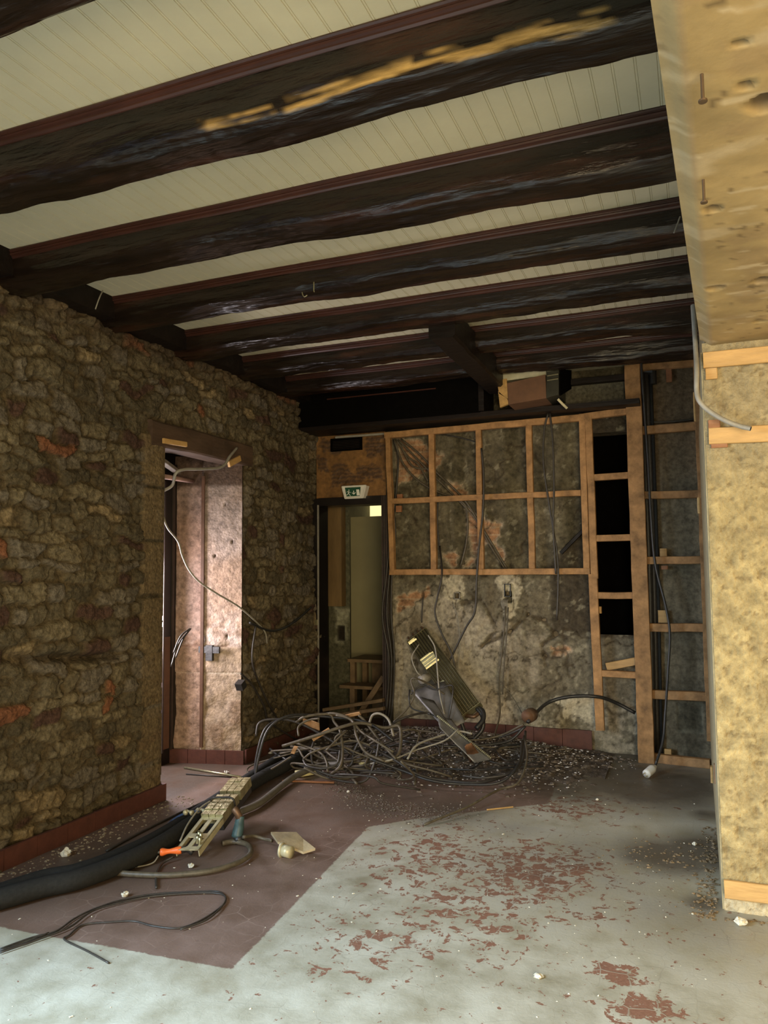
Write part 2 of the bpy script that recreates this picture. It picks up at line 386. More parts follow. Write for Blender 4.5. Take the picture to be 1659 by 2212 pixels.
bx.box((-3.95, -1.4, 0), (XL, -1.0, 3.3)).box((-3.95, -1.0, 2.65), (XL, LY0, 3.3)).box((-3.95, -1.0, 0), (XL, 1.0, .65)).box((-3.95, 1.0, 0), (XL, LY0, 3.3))
struct('wall_left.001', bx, mat('dark_masonry', (.16, .12, .07), .9, noise=12, var=.5, bump=.6))
# far jamb of the recess: pink dressed stone
JA = np.array([XL, HY1, 0]); JB = np.array([-3.875, 5.075, 0]); jd = (JB-JA); jl = np.linalg.norm(jd); jd /= jl; jn_ = np.array([jd[1], -jd[0], 0]); jn_ = jn_ if jn_[1] < 0 else -jn_
def jambfn(u, v):
    n = fbm(u, v, 14, 4, 51); lo = fbm(u, v, 2.2, 3, 52); big = fbm(u, v, 5, 3, 53)
    c = np.ones(u.shape+(3,))*np.array([.45, .36, .315])*(.6+.7*n)[..., None]
    c = mixc(c, (.34, .22, .14), sstep(.45, .7, lo)*.6)
    low = sstep(.98, .86, v+(n-.5)*.05); c = mixc(c, (.34, .26, .17), low*.7)
    c = mixc(c, (.16, .09, .05), sstep(.6, .72, big)*.5*low)
    j1 = np.exp(-((v-.90-.006*np.sin(u*20))/.006)**2); j2 = np.exp(-((v-.69)/.005)**2)
    h = (n-.5)*.006+(big-.5)*(.008+.05*low) - .015*j1-.008*j2
    c = mixc(c, (.62, .55, .45), np.clip(j2, 0, 1)*.6); c = mixc(c, (.10, .05, .03), np.clip(j1, 0, 1)*.8)
    c = mixc(c, (.62, .52, .47), sstep(1.28, .95, v)*sstep(.88, .92, v)*sstep(.35, .55, n)*.7)
    reb = sstep(.325, .335, u); h = h - reb*.03; c = mixc(c, (.34, .21, .17), reb*.5)
    c = mixc(c, (.10, .06, .04), sstep(2.15, 2.19, v)*.85); c = c*(.62+.38*sstep(2.1, 1.5, v))[..., None]  # fades darker upward: shade on the upper jamb put into the stone colour
    for px, py, rr in ((487, 1090, .012), (449, 1248, .014), (500, 1170, .010), (447, 1380, .03), (490, 1375, .012), (468, 1200, .010)):
        q = PY(px, py, 5.2); uu = (XL-q[0])/abs(jd[0]); d = np.hypot((u-uu)*1.6, (v-q[2])*.7); k = sstep(rr*1.4, rr*.5, d+(n-.5)*.02)
        h -= k*.02; c = mixc(c, (.03, .02, .015), k*.9)
    return h, c
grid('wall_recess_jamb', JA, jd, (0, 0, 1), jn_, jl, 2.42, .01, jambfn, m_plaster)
# recess ceiling and lintel
struct('wall_recess_top', MB().box((-3.95, HY0, HZ+.10), (XL-.06, HY1, HZ+.32)), m_darkwood)
lt = MB(); lt.batten((XL-.05, HY0-.16, HZ+.075), (XL-.05, HY1+.10, HZ+.075), .17, .17, side=(1, 0, 0), jit=.006, ch=.012)
tag(lt.build('door_lintel', mat('lintel_timber', (.075, .045, .028), .6, noise=9, var=.5, bump=.6, stretch=(1, .3, 1))), 'dark old timber lintel over the bright side doorway in the stone wall', 'lintel')
tag(MB().batten((-3.44, HY0+.02, 2.30), (-3.86, HY1-.12, 2.29), .05, .03, side=(0, 0, 1)).build('lintel_board', mat('greyed_board', (.30, .26, .22), .6, noise=9, var=.4)), 'weathered grey board under the side door lintel', 'board')
tag(MB().cyl(PX(345, 1028, -3.52), PX(432, 1042, -3.80), .018, 10).build('curtain_pole', mat('dull_pink_pole', (.38, .24, .20), .5, noise=10, var=.3), smooth=True), 'dusty pinkish pole across the head of the side doorway', 'pole')
# side door: frame and dark leaf folded against the jamb
d1 = MB(); d1.box((-4.02, 4.93, 0), (-3.865, 5.20, 2.35)).box((-4.02, HY0, 0), (-3.91, 4.33, 2.35)).box((-4.02, 4.30, 2.2), (-3.91, 5.2, 2.6))
do = struct('door_1', d1, mat('black_door_paint', (.012, .009, .008), .35, noise=8, var=.3))
MB().box((-3.866, 4.955, .12), (-3.856, 5.03, .98)).build('kick_panel', mat('brown_door_panel', (.12, .055, .03), .5, noise=6, var=.3), do)
MB().box((-3.866, 4.93, .1), (-3.845, 4.945, 2.2)).build('door_bead', mat('dark_bead', (.05, .035, .03), .35), do)
MB().box((-3.866, 5.05, .1), (-3.85, 5.065, 2.2)).build('door_bead', MATS['dark_bead'], do)

# left baseboard (red tiles)
bb = MB()
def tiles(mb, a, b, h=.10, t=.016, w_=.15):
    a = np.array(a, float); b = np.array(b, float); L_ = np.linalg.norm(b-a); n = max(1, int(L_/w_)); d = (b-a)/L_
    ang = math.atan2(d[1], d[0])
    for i in range(n):
        p = a+d*(i*L_/n); M = Matrix.Translation(p) @ Matrix.Rotation(ang, 4, 'Z')
        mb.box((.002, -t/2+random.uniform(-.001, .001), 0), (L_/n-.002, t/2, h+random.uniform(-.002, .002)), M)
tiles(bb, (XL+.045, 1.9, 0), (XL+.045, HY0, 0), .105, .02, .2); tiles(bb, (XL+.045, HY0-.01, 0), (XL-.06, HY0-.01, 0), .105, .02)
struct('baseboard_left', bb, m_red)
bb = MB(); tiles(bb, tuple(JA+jn_*.02+np.array([.04, -.01, 0])), tuple(JB+jn_*.02), .105); tiles(bb, (XL+.04, HY1+.0, 0), (XL+.04, 6.5, 0), .105)
struct('baseboard_left.001', bb, m_red)

# ================================================================== BACK WALL
DX0, DX1, DZ = XL, -2.585, 2.10
BX0 = XL-.1
def q2(pts, Y): return [tuple(PY(px, py, Y)[[0, 2]]) for px, py in pts]
pl_brick = [[(858, 948), (900, 950), (955, 985), (950, 1005), (905, 1030), (860, 1045)], [(968, 1042), (1000, 1045), (1008, 1070), (975, 1072)],
            [(1005, 1090), (1030, 1120), (1085, 1130), (1080, 1155), (1055, 1175), (1035, 1180), (1030, 1210), (1015, 1190)],
            [(1065, 1175), (1085, 1190), (1090, 1215), (1075, 1205)], [(958, 1195), (985, 1190), (990, 1210), (980, 1225), (962, 1212)],
            [(1000, 1222), (1032, 1195), (1040, 1200), (1010, 1230)], [(858, 1290), (925, 1270), (930, 1285), (870, 1320), (857, 1322)], [(1190, 1400), (1235, 1395), (1235, 1410), (1195, 1415)]]
pl_white = [[(950, 1243), (1005, 1240), (1010, 1290), (985, 1310), (965, 1290)], [(1070, 1240), (1130, 1240), (1115, 1330), (1100, 1345), (1085, 1300)],
            [(1195, 1510), (1290, 1500), (1290, 1570), (1220, 1545)], [(1198, 1155), (1206, 1170), (1198, 1180)]]
pl_dark = [[(1190, 1240), (1380, 1240), (1380, 1375), (1190, 1370)], [(1270, 880), (1385, 880), (1385, 1380), (1285, 1380)], [(1170, 1235), (1275, 1130), (1275, 1240)]]
pl_lite = [[(850, 1320), (960, 1280), (1100, 1350), (1180, 1370), (1170, 1440), (1100, 1620), (850, 1620)]]
def crackf(u, v, s, w_, seed):
    return np.exp(-(np.abs(fbm(u, v, s, 4, seed)-.5)/w_)**2)
def backfn(u, v):
    X = u+BX0; Z = v; n = fbm(u, v, 16, 4, 61); lo = fbm(u, v, 1.7, 3, 62); md = fbm(u, v, 6, 3, 63)
    c = np.ones(u.shape+(3,))*np.array([.120, .103, .066])*(.45+1.1*md)[..., None]
    h = (n-.5)*.010+(lo-.5)*.02+(md-.5)*.012
    low = sstep(1.42, 1.36, Z)
    c = mixc(c, np.array([.19, .17, .125])*1.0, low*.6)
    for p in pl_lite: k = sstep(.04, -.05, sdf(q2(p, YB), X, Z)+(md-.5)*.15); c = mixc(c, (.42, .37, .285), k*.8)
    stain = sstep(.52, .66, fbm(u*2.2, v*.6, 3, 4, 64)); c = mixc(c, (.13, .105, .065), stain*.55*low)
    lump = sstep(.62, .80, fbm(u, v, 2.0, 3, 68))*low; c = mixc(c, (.12, .09, .05), lump*.5)
    base = sstep(.5, .25, Z+(md-.5)*.3); c = mixc(c, (.36, .32, .24), base*sstep(.5, .6, n)*.6)
    for p in pl_dark: k = sstep(.03, -.03, sdf(q2(p, YB), X, Z)+(n-.5)*.06); c = mixc(c, (.055, .043, .028), k*.88)
    for p in pl_brick:
        d = sdf(q2(p, YB), X, Z)+(fbm(u, v, 25, 3, 65)-.5)*.07; k = sstep(.006, -.006, d); h -= k*.018
        bc = np.ones(u.shape+(3,))*np.array([.34, .19, .105])*(.5+1.0*n)[..., None]
        mort = sstep(.008, .004, np.abs((v % .07)-.035)); bc = mixc(bc, (.42, .33, .22), mort*.7)
        c = c*(1-k)[..., None]+bc*k[..., None]
        rim = np.exp(-(d/.012)**2); c = mixc(c, (.50, .42, .30), rim*.6)
    for p in pl_white:
        d = sdf(q2(p, YB), X, Z)+(fbm(u, v, 18, 3, 66)-.5)*.10; k = sstep(.008, -.008, d); h += k*.006
        c = mixc(c, (.58, .52, .38), k*.7)
    cr = np.maximum(crackf(u, v*.8, 2.3, .009, 67)*sstep(.45, .6, fbm(u, v, 1.9, 2, 71)), crackf(u, v*.7, 5.0, .011, 72)*sstep(.52, .62, fbm(u, v, 3.1, 2, 73)))
    spk = sstep(.70, .76, fbm(u, v*.7, 26, 3, 74))*sstep(.4, .6, fbm(u, v, 3, 2, 75)); c = mixc(c, (.04, .03, .018), spk*.7); spl = sstep(.69, .75, fbm(u, v, 19, 3, 76)); c = mixc(c, (.34, .31, .22), spl*.45); h -= cr*.012; c = mixc(c, (.05, .035, .02), cr*.8)
    # a torn channel chased across the wall
    pts = [(1000, 1300), (1040, 1295), (1075, 1360), (1040, 1395), (1100, 1365), (1140, 1330), (1175, 1340), (1200, 1370), (1170, 1395), (1180, 1440)]
    P2 = q2(pts, YB)
    for a, b in zip(P2[:-1], P2[1:]):
        d = np.abs(sdf([a, b], X, Z))+(n-.5)*.05; k = sstep(.022, .004, d); h -= k*.03; c = mixc(c, (.07, .05, .03), k*.75)
    for px, py, a_, b_ in ((988, 1287, .024, .028), (1098, 1290, .025, .05)):
        q = PY(px, py, YB); k = ((np.abs(X-q[0]) < a_) & (np.abs(Z-q[2]) < b_))*1.0; h -= k*.05; c = mixc(c, (.05, .045, .03), k*.9)
    return h, c
NX0, NX1, NZ0, NZ1 = -.775, -.35, .95, 2.61
def keepback(u, v):
    X = u+BX0
    return ~((X > DX0+.0) & (X < DX1) & (v < DZ)) & ~((X > NX0+.02*(fbm(v, v, 9, 2, 4)-.5)) & (X < NX1) & (v > NZ0) & (v < NZ1)) & (X > XL-.03)
grid('wall_back', (BX0, YB, 0), (1, 0, 0), (0, 0, 1), (0, -1, 0), 3.14, 3.16, .011, backfn, m_plaster, keep=keepback)
def brfn(u, v):
    n = fbm(u, v, 20, 4, 81); md = fbm(u, v, 5, 3, 82); X = u-.335; Z = v
    c = np.ones(u.shape+(3,))*np.array([.18, .15, .10])*(.5+1.0*md)[..., None]
    c = mixc(c, (.17, .12, .07), sstep(2.0, 2.5, v+(md-.5)*.6)*.8)
    h = (n-.5)*.008+(md-.5)*.014
    k = sstep(.012, -.004, sdf([(-.17, .23), (.0, .23), (.0, .44), (-.17, .44)], X, Z)+(n-.5)*.01)
    h -= k*.02; c = mixc(c, (.10, .09, .06), k*.8)
    sm = sstep(.14, -.0, sdf([(-.19, .2), (.02, .2), (.02, .62), (-.19, .62)], X, Z)+(md-.5)*.1); c = mixc(c, (.09, .075, .05), sm*.5)
    rim = np.exp(-((sdf([(-.17, .23), (.0, .23), (.0, .44), (-.17, .44)], X, Z)-.006)/.01)**2); c = mixc(c, (.34, .31, .22), rim*.3)
    s2 = sstep(.02, -.02, sdf([(-.22, 1.42), (-.05, 1.43), (-.03, 1.5), (-.12, 1.52), (-.22, 1.5)], X, Z)+(n-.5)*.05); c = mixc(c, (.10, .09, .06), s2*.6)
    return h, c
grid('wall_back.001', (-.335, 6.46, 0), (1, 0, 0), (0, 0, 1), (0, -1, 0), .42, 3.16, .01, brfn, m_plaster)
bx = MB()
bx.box((DX1, YB+.04, 0), (NX0-.03, YB+.3, 3.3)).box((NX0-.03, YB+.04, 0), (NX1+.03, YB+.3, NZ0-.02)).box((NX0-.03, YB+.04, NZ1+.02), (NX1+.03, YB+.3, 3.3))
bx.box((DX0-.2, YB+.03, DZ+.02), (DX1, YB+.3, 3.3)).box((-.33, 6.49, 0), (.3, YB+.3, 3.3)).box((NX0-.03, 7.0, .5), (-.2, 7.1, 3.0))
struct('wall_back.002', bx, mat('dark_masonry'))
struct('wall_niche', MB().box((NX0-.04, 6.95, NZ0-.1), (NX1+.08, 6.99, NZ1+.1)).box((NX0-.06, YB+.03, NZ0-.1), (NX0-.035, 6.99, NZ1+.1)).box((NX0-.05, YB+.05, NZ0-.06), (NX1+.05, 6.99, NZ0-.02)), m_void)
bb = MB(); tiles(bb, (DX1+.1, YB-.03, .0), (-.83, YB-.03, .0), .17, .02, .22); struct('baseboard_back', bb, m_red)

# painted chipboard panel above the exit door
def wpfn(u, v):
    n = fbm(u, v, 16, 4, 91); md = fbm(u, v, 5.5, 3, 92); c = np.ones(u.shape+(3,))*np.array([.20, .098, .028])*(.6+.8*md)[..., None]
    h = np.zeros(u.shape)
    for a, b, ra, rb in ((.14, .50, .11, .09), (.60, .46, .10, .11), (.27, .20, .14, .11), (.55, .22, .15, .09), (.06, .32, .07, .08)):
        d = np.maximum(np.abs(u-a)/ra, np.abs(v-b)/rb)+(n-.5)*1.3; k = sstep(1.0, .7, d)*(.6+.4*(np.sin(v*160+n*9) > 0)); h += k*.004*(n > .45); c = mixc(c, (.055, .03, .018), k*.85)
    return h, c
wp = grid('overdoor_panel', (-3.31, 6.49, 2.165), (1, 0, 0), (0, 0, 1), (0, -1, 0), .71, .60, .008, wpfn, m_wallp, kind=None)
tag(wp, 'brown board over the exit door with dark glue patches', 'panel')
t = thing('vent_grille', (-2.99, 6.47, 2.60), 'black ventilation grille high in the board over the exit door', 'vent')
g = MB(); g.box((-3.145, 6.455, 2.60), (-2.83, 6.485, 2.615)).box((-3.145, 6.455, 2.705), (-2.83, 6.485, 2.72)).box((-3.145, 6.455, 2.615), (-3.13, 6.485, 2.705)).box((-2.845, 6.455, 2.615), (-2.83, 6.485, 2.705)); g.build('frame', m_void, t)
g = MB()
for i in range(6): g.batten((-3.13, 6.475, 2.622+i*.0145), (-2.845, 6.475, 2.622+i*.0145), .008, .012, jit=0, ch=.001)
g.build('slat', m_darkwood, t); MB().box((-3.13, 6.483, 2.615), (-2.845, 6.487, 2.705)).build('backing', m_void, t)
tag(MB().batten(PY(725, 945, 6.44), PY(832, 937, 6.44), .02, .02).build('pale_batten', m_cond), 'thin pale strip lying along the top of the board over the exit door', 'strip')

# exit door frame and corridor
df = struct('door_2', MB().box((DX0-.01, 6.46, 0), (DX0+.055, 6.66, 2.16)).box((DX0+.055, 6.46, 2.09), (DX1+.02, 6.66, 2.165)).box((DX1-.045, 6.46, 0), (DX1+.015, 6.66, 2.09)), mat('black_door_paint'))
g = MB()
for k in range(3): g.box((DX1-.045+k*.022, 6.444, 0), (DX1-.033+k*.022, 6.462, 2.16))
g.build('architrave', mat('dark_bead'), df)
MB().box((DX0+.048, 6.448, 0), (DX0+.060, 6.462, 2.10)).build('door_bead', m_cond, df)
MB().box((DX0-.005, 6.43, .98), (DX0+.05, 6.462, 1.03)).build('strike_plate', m_alu, df)
cw = MB(); cw.box((-3.6, 6.85, 0), (-3.5, 8.7, 3.0)).box((-2.2, 6.85, 0), (-2.1, 8.7, 3.0)).box((-3.6, 8.6, 0), (-2.1, 8.7, 3.0)).box((-3.6, 6.85, 2.9), (-2.1, 8.7, 3.0)).box((-3.6, 6.8, -.06), (-2.1, 8.7, -.002))
struct('wall_corridor', cw, mat('olive_plaster', (.11, .10, .055), .8, noise=5, var=.35, bump=.3))
def cpfn(u, v):
    n = fbm(u, v, 14, 4, 95); md = fbm(u, v*.5, 4, 3, 96); c = np.ones(u.shape+(3,))*np.array([.11, .105, .065])*(.6+.8*md)[..., None]
    c = mixc(c, (.32, .31, .22), sstep(.03, -.02, sdf([(.08, .75), (.22, .8), (.22, 1.08), (.08, 1.1)], u, v)+(n-.5)*.1)*.8)
    k = sstep(.01, -.01, sdf([(.09, .78), (.17, .78), (.17, .93), (.09, .93)], u, v)); c = mixc(c, (.02, .015, .01), k)
    return (n-.5)*.008-k*.03, c
grid('wall_corridor.001', (-3.46, 7.05, 0), (1, 0, 0), (0, 0, 1), (0, -1, 0), .235, 2.9, .014, cpfn, m_plaster)
tag(MB().box((-3.47, 6.93, 1.13), (-3.26, 7.03, 2.35)).build('corridor_cabinet', mat('orange_stained_board', (.17, .105, .04), .6, noise=3, var=.5, stretch=(2.2, 1, .4))), 'tall brown stained board box hung inside the exit doorway', 'panel')
a = PY(757, 1117, 7.6); b = PY(835, 1550, 7.6)
tag(MB().box((a[0], 7.6, .25), (b[0]+.4, 7.63, a[2])).build('corridor_board', m_panel), 'tall olive board standing behind the exit doorway under the bright pane', 'board')
a = PY(762, 1113, 8.2); b = PY(826, 1086, 8.2)
wn = struct('window_1', MB().box((a[0]-.03, 8.2, a[2]-.1), (a[0]+.05, 8.24, b[2]+.1)).box((b[0], 8.2, a[2]-.1), (b[0]+.06, 8.24, b[2]+.1)).box((a[0]-.03, 8.2, b[2]+.0), (b[0]+.06, 8.24, b[2]+.12)), m_cond)
MB().box((a[0]+.05, 8.225, a[2]-.1), (b[0], 8.235, b[2])).build('pane', m_lit, wn)
st = thing('wooden_steps', (-2.75, 7.1, 0), 'small worn wooden steps seen through the exit doorway', 'steps')
p1 = PY(770, 1418, 7.2); p2 = PY(750, 1474, 7.0)
MB().box((p1[0], 6.98, p1[2]-.03), (p1[0]+.5, 7.4, p1[2])).build('tread', m_oldstep, st)
MB().box((p2[0], 6.82, p2[2]-.03), (p2[0]+.45, 7.05, p2[2])).build('tread', m_oldstep, st)
MB().box((p1[0]+.02, 7.0, 0), (p1[0]+.07, 7.05, p1[2]-.03)).box((p1[0]+.02, 7.3, 0), (p1[0]+.07, 7.35, p1[2]-.03)).build('leg', m_oldstep, st)
MB().box((p2[0]+.10, 6.84, 0), (p2[0]+.15, 6.89, p2[2]-.03)).build('leg', m_oldstep, st)
MB().box((p1[0]+.12, 7.32, 0), (p1[0]+.45, 7.34, p1[2]-.03)).build('riser', m_oldstep, st)
tag(MB().batten(PY(775, 1545, 6.72), PY(829, 1462, 6.72), .05, .03).build('plank', m_oldstep), 'brown plank leaning diagonally across the exit doorway', 'plank')
tag(MB().batten(PY(700, 1533, 6.40), PY(828, 1512, 6.40), .03, .06).build('plank', m_oldstep), 'brown plank lying level across the foot of the exit doorway', 'plank')
tag(MB().batten(PY(715, 1546, 6.33), PY(830, 1530, 6.33), .03, .05).build('plank', m_oldstep), 'darker brown plank in front of the level plank at the exit doorway', 'plank')
# hidden floor rubble supporting those planks
# exit sign
es = thing('exit_sign', (-2.88, 6.44, 2.14), 'green and white running man exit sign over the doorway', 'sign')
def prism(mb, poly, y0, y1):
    n = len(poly); V = [(p[0], y0, p[1]) for p in poly]+[(p[0], y1, p[1]) for p in poly]
    mb.add(V, [tuple(range(n)), tuple(range(2*n-1, n-1, -1))]+[(i, i+n, (i+1) % n+n, (i+1) % n) for i in range(n)])
x0, x1, z0, z1 = -3.0, -2.76, 2.145, 2.256
ou = [(x0, z1), (x0+.03, z0), (x1-.03, z0), (x1, z1)]
h_ = MB(); prism(h_, ou, 6.405, 6.478); h_.build('housing', m_white, es)
fr = MB()
for k in range(4):
    a = np.array(ou[k]); b = np.array(ou[(k+1) % 4]); fr.batten((a[0], 6.40, a[1]), (b[0], 6.40, b[1]), .010, .016, jit=0, ch=.002)
fr.build('rim', m_white, es)
pn = MB(); prism(pn, [(x0+.03, z1-.012), (x0+.045, z0+.018), (x1-.065, z0+.018), (x1-.055, z1-.012)], 6.396, 6.41); gp = pn.build('green_panel', m_green, es)
pg = MB(); sx = lambda x: -2.975+(x-380)/(1150-380)*.185; sz = lambda z: 2.236-(z-480)/(850-480)*.082
def bar(pts, w_):
    P = [(sx(a), 6.394, sz(b)) for a, b in pts]
    for a, b in zip(P[:-1], P[1:]): pg.batten(a, b, w_, .002, jit=0, ch=.0003)
pg.cyl((sx(572), 6.395, sz(552)), (sx(572), 6.393, sz(552)), .0048, 12)
bar([(565, 600), (550, 670)], .0075); bar([(560, 605), (505, 600), (485, 645)], .0036); bar([(572, 610), (600, 650), (655, 655)], .0036)
bar([(548, 670), (520, 740), (455, 752)], .0046); bar([(553, 675), (600, 740), (630, 800)], .0046)
bar([(768, 585), (772, 730)], .007); bar([(705, 665), (775, 735), (845, 660)], .006)
pg.add([(sx(875), 6.394, sz(540)), (sx(900), 6.394, sz(788)), (sx(1025), 6.394, sz(788)), (sx(995), 6.394, sz(540))], [(0, 1, 2, 3)])
pg.build('pictogram', m_signw, gp)

# ================================================================== RIGHT PIER AND SOFFIT
def pierfn(u, v):
    n = fbm(u, v, 24, 5, 101); md = fbm(u, v, 6, 3, 102); lo = fbm(u, v, 1.5, 2, 103)
    h = (n-.5)*.016+(md-.5)*.012
    c = np.ones(u.shape+(3,))*np.array([.37, .285, .135])*(.45+1.0*n)[..., None]
    c = mixc(c, (.30, .23, .11), sstep(.55, .75, md)*.5)
    ln = sstep(.5, .8, fbm(u, v*4, 5, 3, 105)); c = mixc(c, (.22, .16, .08), ln*.25)
    top = sstep(1.75, 2.1, v); c = mixc(c, (.27, .225, .14), top*.6)
    foot = sstep(.10, .04, v+(n-.5)*.05); c = mixc(c, (.55, .48, .34), foot*.6)
    pit = sstep(.66, .74, fbm(u, v, 45, 3, 104)); h -= pit*.008; c = mixc(c, (.16, .11, .05), pit*.6)
    e = sstep(.0, .02, u); h = h*e-.004*(1-e)
    return h, c
PYR = 3.77
grid('wall_right', (XR+.006, PYR, 0), (1, 0, 0), (0, 0, 1), (0, -1, 0), 1.3, 2.52, .0095, pierfn, m_pier)
struct('wall_right.001', MB().box((XR, PYR+.012, 0), (3.2, YB+.3, 2.48)), mat('pier_masonry', (.34, .28, .16), .9, noise=14, var=.4, bump=.7))
struct('wall_right.002', MB().box((XR+.02, PYR, 2.56), (3.2, YB+.3, 3.3)), mat('pier_masonry'))
def edgex(y): return -.098+.062*np.minimum(y, PYR)*.65
def soffn(u, v):                 # u along -Y from the pier, v across +X from the edge
    n = fbm(u, v, 12, 4, 111); md = fbm(u, v, 3.5, 3, 112); lo = fbm(u, v, 1.2, 2, 113)
    c = np.ones(u.shape+(3,))*np.array([.37, .265, .12])*(.55+.8*md)[..., None]
    c = mixc(c, (.30, .22, .13), sstep(.55, .8, lo+.1)*.4*sstep(1.8, .2, u))
    c = mixc(c, (.42, .33, .20), sstep(.6, .72, fbm(u*2.5, v*.8, 4, 3, 114))*.7)
    stn = sstep(.56, .70, fbm(u*1.6, v*1.1, 5, 4, 117)); c = mixc(c, (.25, .17, .085), stn*.55); scr = sstep(.66, .72, fbm(u*9, v*2.2, 3, 4, 118)); c = mixc(c, (.52, .42, .27), scr*.6); spk = sstep(.74, .80, fbm(u, v, 30, 3, 119)); c = mixc(c, (.10, .065, .03), spk*.7)
    ed = sstep(.055, .045, v+(n-.5)*.012); c = mixc(c, (.38, .29, .15), ed*.4); cr = np.exp(-((v-.05-(md-.5)*.01)/.003)**2); c = mixc(c, (.28, .19, .1), cr*.5)
    h = (n-.5)*.004+(md-.5)*.006 - sstep(.05, 0, v)*.03
    for px, py, r in ((1540, 455, .022), (1650, 230, .035), (1645, 610, .03), (1545, 625, .028), (1640, 697, .02), (1613, 190, .012), (1600, 97, .01)):
        q = PZ(px, py, 2.5); d = np.hypot(PYR-u-q[1], (v+edgex(PYR-u)-q[0])); k = sstep(r*1.05, r*.75, d+(n-.5)*.01); h -= k*.02; c = mixc(c, (.07, .045, .022), k*.92)
    return h, c
N_ = grid('ceiling_soffit', (0, PYR, 2.505), (0, -1, 0), (1, 0, 0), (0, 0, -1), 3.4, 1.5, .012, soffn, m_soffit)
co_ = np.empty(len(N_.data.vertices)*3); N_.data.vertices.foreach_get('co', co_); co_ = co_.reshape(-1, 3); co_[:, 0] += edgex(co_[:, 1]); N_.data.vertices.foreach_set('co', co_.ravel()); N_.data.update()
sl = MB(); e0, e1 = float(edgex(PYR)), float(edgex(-2.6))
sl.add([(e0+.004, PYR+.01, 2.54), (e1+.004, -2.6, 2.54), (3.2, -2.6, 2.54), (3.2, PYR+.01, 2.54), (e0+.004, PYR+.01, 3.3), (e1+.004, -2.6, 3.3), (3.2, -2.6, 3.3), (3.2, PYR+.01, 3.3)],
       [(0, 1, 2, 3), (7, 6, 5, 4), (0, 4, 5, 1), (1, 5, 6, 2), (2, 6, 7, 3), (3, 7, 4, 0)])
struct('ceiling_slab', sl, mat('pier_masonry'))
struct('ceiling_slab.001', MB().box((1.4, -2.6, 2.5), (3.2, PYR, 2.539)).box((-.1, -2.6, 2.5), (1.5, .4, 2.538)), mat('pale_soffit', (.46, .38, .24), .7))
# rear part of the room (behind the camera) and its window openings
rw = MB(); rw.box((-3.95, -1.4, 0), (.25, -1.25, 3.3)).box((.25, -1.4, 0), (2.25, -1.25, .35)).box((.25, -1.4, 2.35), (3.2, -1.25, 3.3)).box((2.25, -1.4, 0), (3.2, -1.25, 2.35)).box((3.1, -1.25, 0), (3.2, YB, 3.3))
struct('wall_rear', rw, mat('ochre_render', (.42, .34, .20), .8, noise=6, var=.2))
# boards nailed to the pier
def pb(a, b, c_, d, label, name='nailed_board', m_=None, th=.02):
    A = (PY(*a, PYR-.02)+PY(*c_, PYR-.02))/2; B = (PY(*b, PYR-.02)+PY(*d, PYR-.02))/2; wd = abs(PY(*a, PYR-.02)[2]-PY(*c_, PYR-.02)[2])
    return tag(MB().batten(A, B+(B-A)*1.2, wd, th, jit=0).build(name, m_ or m_pine2), label, 'board')
pb((1518, 762), (1659, 748), (1520, 796), (1659, 783), 'pale pine board nailed across the top of the rough pier')
pb((1530, 925), (1659, 919), (1532, 960), (1659, 954), 'second pale pine board on the pier beside the open conduit end')
pb((1564, 1900), (1659, 1910), (1565, 1939), (1659, 1953), 'pale pine board nailed low on the pier near the floor')
def blk(x0, y0, x1, y1, Y, label, m_=None, th=.015, name='wood_block'):
    a = PY(x0, y0, Y); b = PY(x1, y1, Y)
    return tag(MB().batten(((a[0]+b[0])/2, Y, a[2]), ((a[0]+b[0])/2, Y, b[2]), abs(b[0]-a[0]), th).build(name, m_ or m_pine2), label, 'wood block')
blk(1523, 797, 1550, 818, PYR-.02, 'small pine offcut under the top board on the pier')
blk(1529, 908, 1556, 924, PYR-.02, 'reddish wood chip above the second board on the pier', mat('reddish_pine', (.28, .12, .05), .6, noise=12, var=.3), .012)
blk(1535, 960, 1572, 966, PYR-.018, 'thin splinter of wood under the second board on the pier', mat('reddish_pine'), .010)
# nails
for i, (a, b, s_) in enumerate((((1516, 160), (1515, 217), 'upper'), ((1519, 388), (1518, 436), 'lower'))):
    p = PZ(*a, 2.5); r = ray(*b); t_ = p[1]/r[1]; q = np.array([p[0], p[1], CAMH+r[2]*t_])
    n_ = MB(); n_.cyl(p, q, .0035, 8); n_.cyl(q, q-np.array([0, 0, .004]), .009, 12)
    tag(n_.build('nail', m_nail), 'long rusty nail hanging from the plaster soffit, the '+s_+' one in the photo', 'nail', 'nails in the soffit')
# conduit hanging past the pier
cd = MB(); pts = [PY(1497, 660, 3.9), PY(1502, 740, 3.82), PY(1505, 800, 3.70), PY(1505, 845, 3.68), PY(1512, 868, 3.67), PY(1535, 890, 3.67), PY(1570, 910, 3.66), PY(1600, 921, 3.66), PY(1622, 926, 3.65)]
cd.tube(pts, .011, 12, 6, closed_ends=False); ct = thing('flexible_conduit', pts[-1]-np.array([0, 0, .02]), 'bent grey plastic conduit hanging past the pier with an open end', 'conduit')
cd.build('conduit', m_cond, ct, True); MB().tube([pts[-2]+(pts[-1]-pts[-2])*.5, pts[-1]-(pts[-1]-pts[-2])*.01], .0085, 12, 1).build('bore', m_void, ct)
blk(1497, 848, 1504, 910, 5.2, 'thin pine strip fixed on edge beside the pier top', th=.03)
blk(1506, 1075, 1513, 1109, 4.8, 'short pine strip on edge halfway up beside the pier', th=.03)
blk(1534, 1655, 1541, 1690, 4.75, 'orange pine offcut standing on edge at the foot of the pier', th=.04)
blk(1542, 1650, 1549, 1692, 4.6, 'darker pine offcut beside the orange one at the foot of the pier', mat('reddish_pine'), .04)

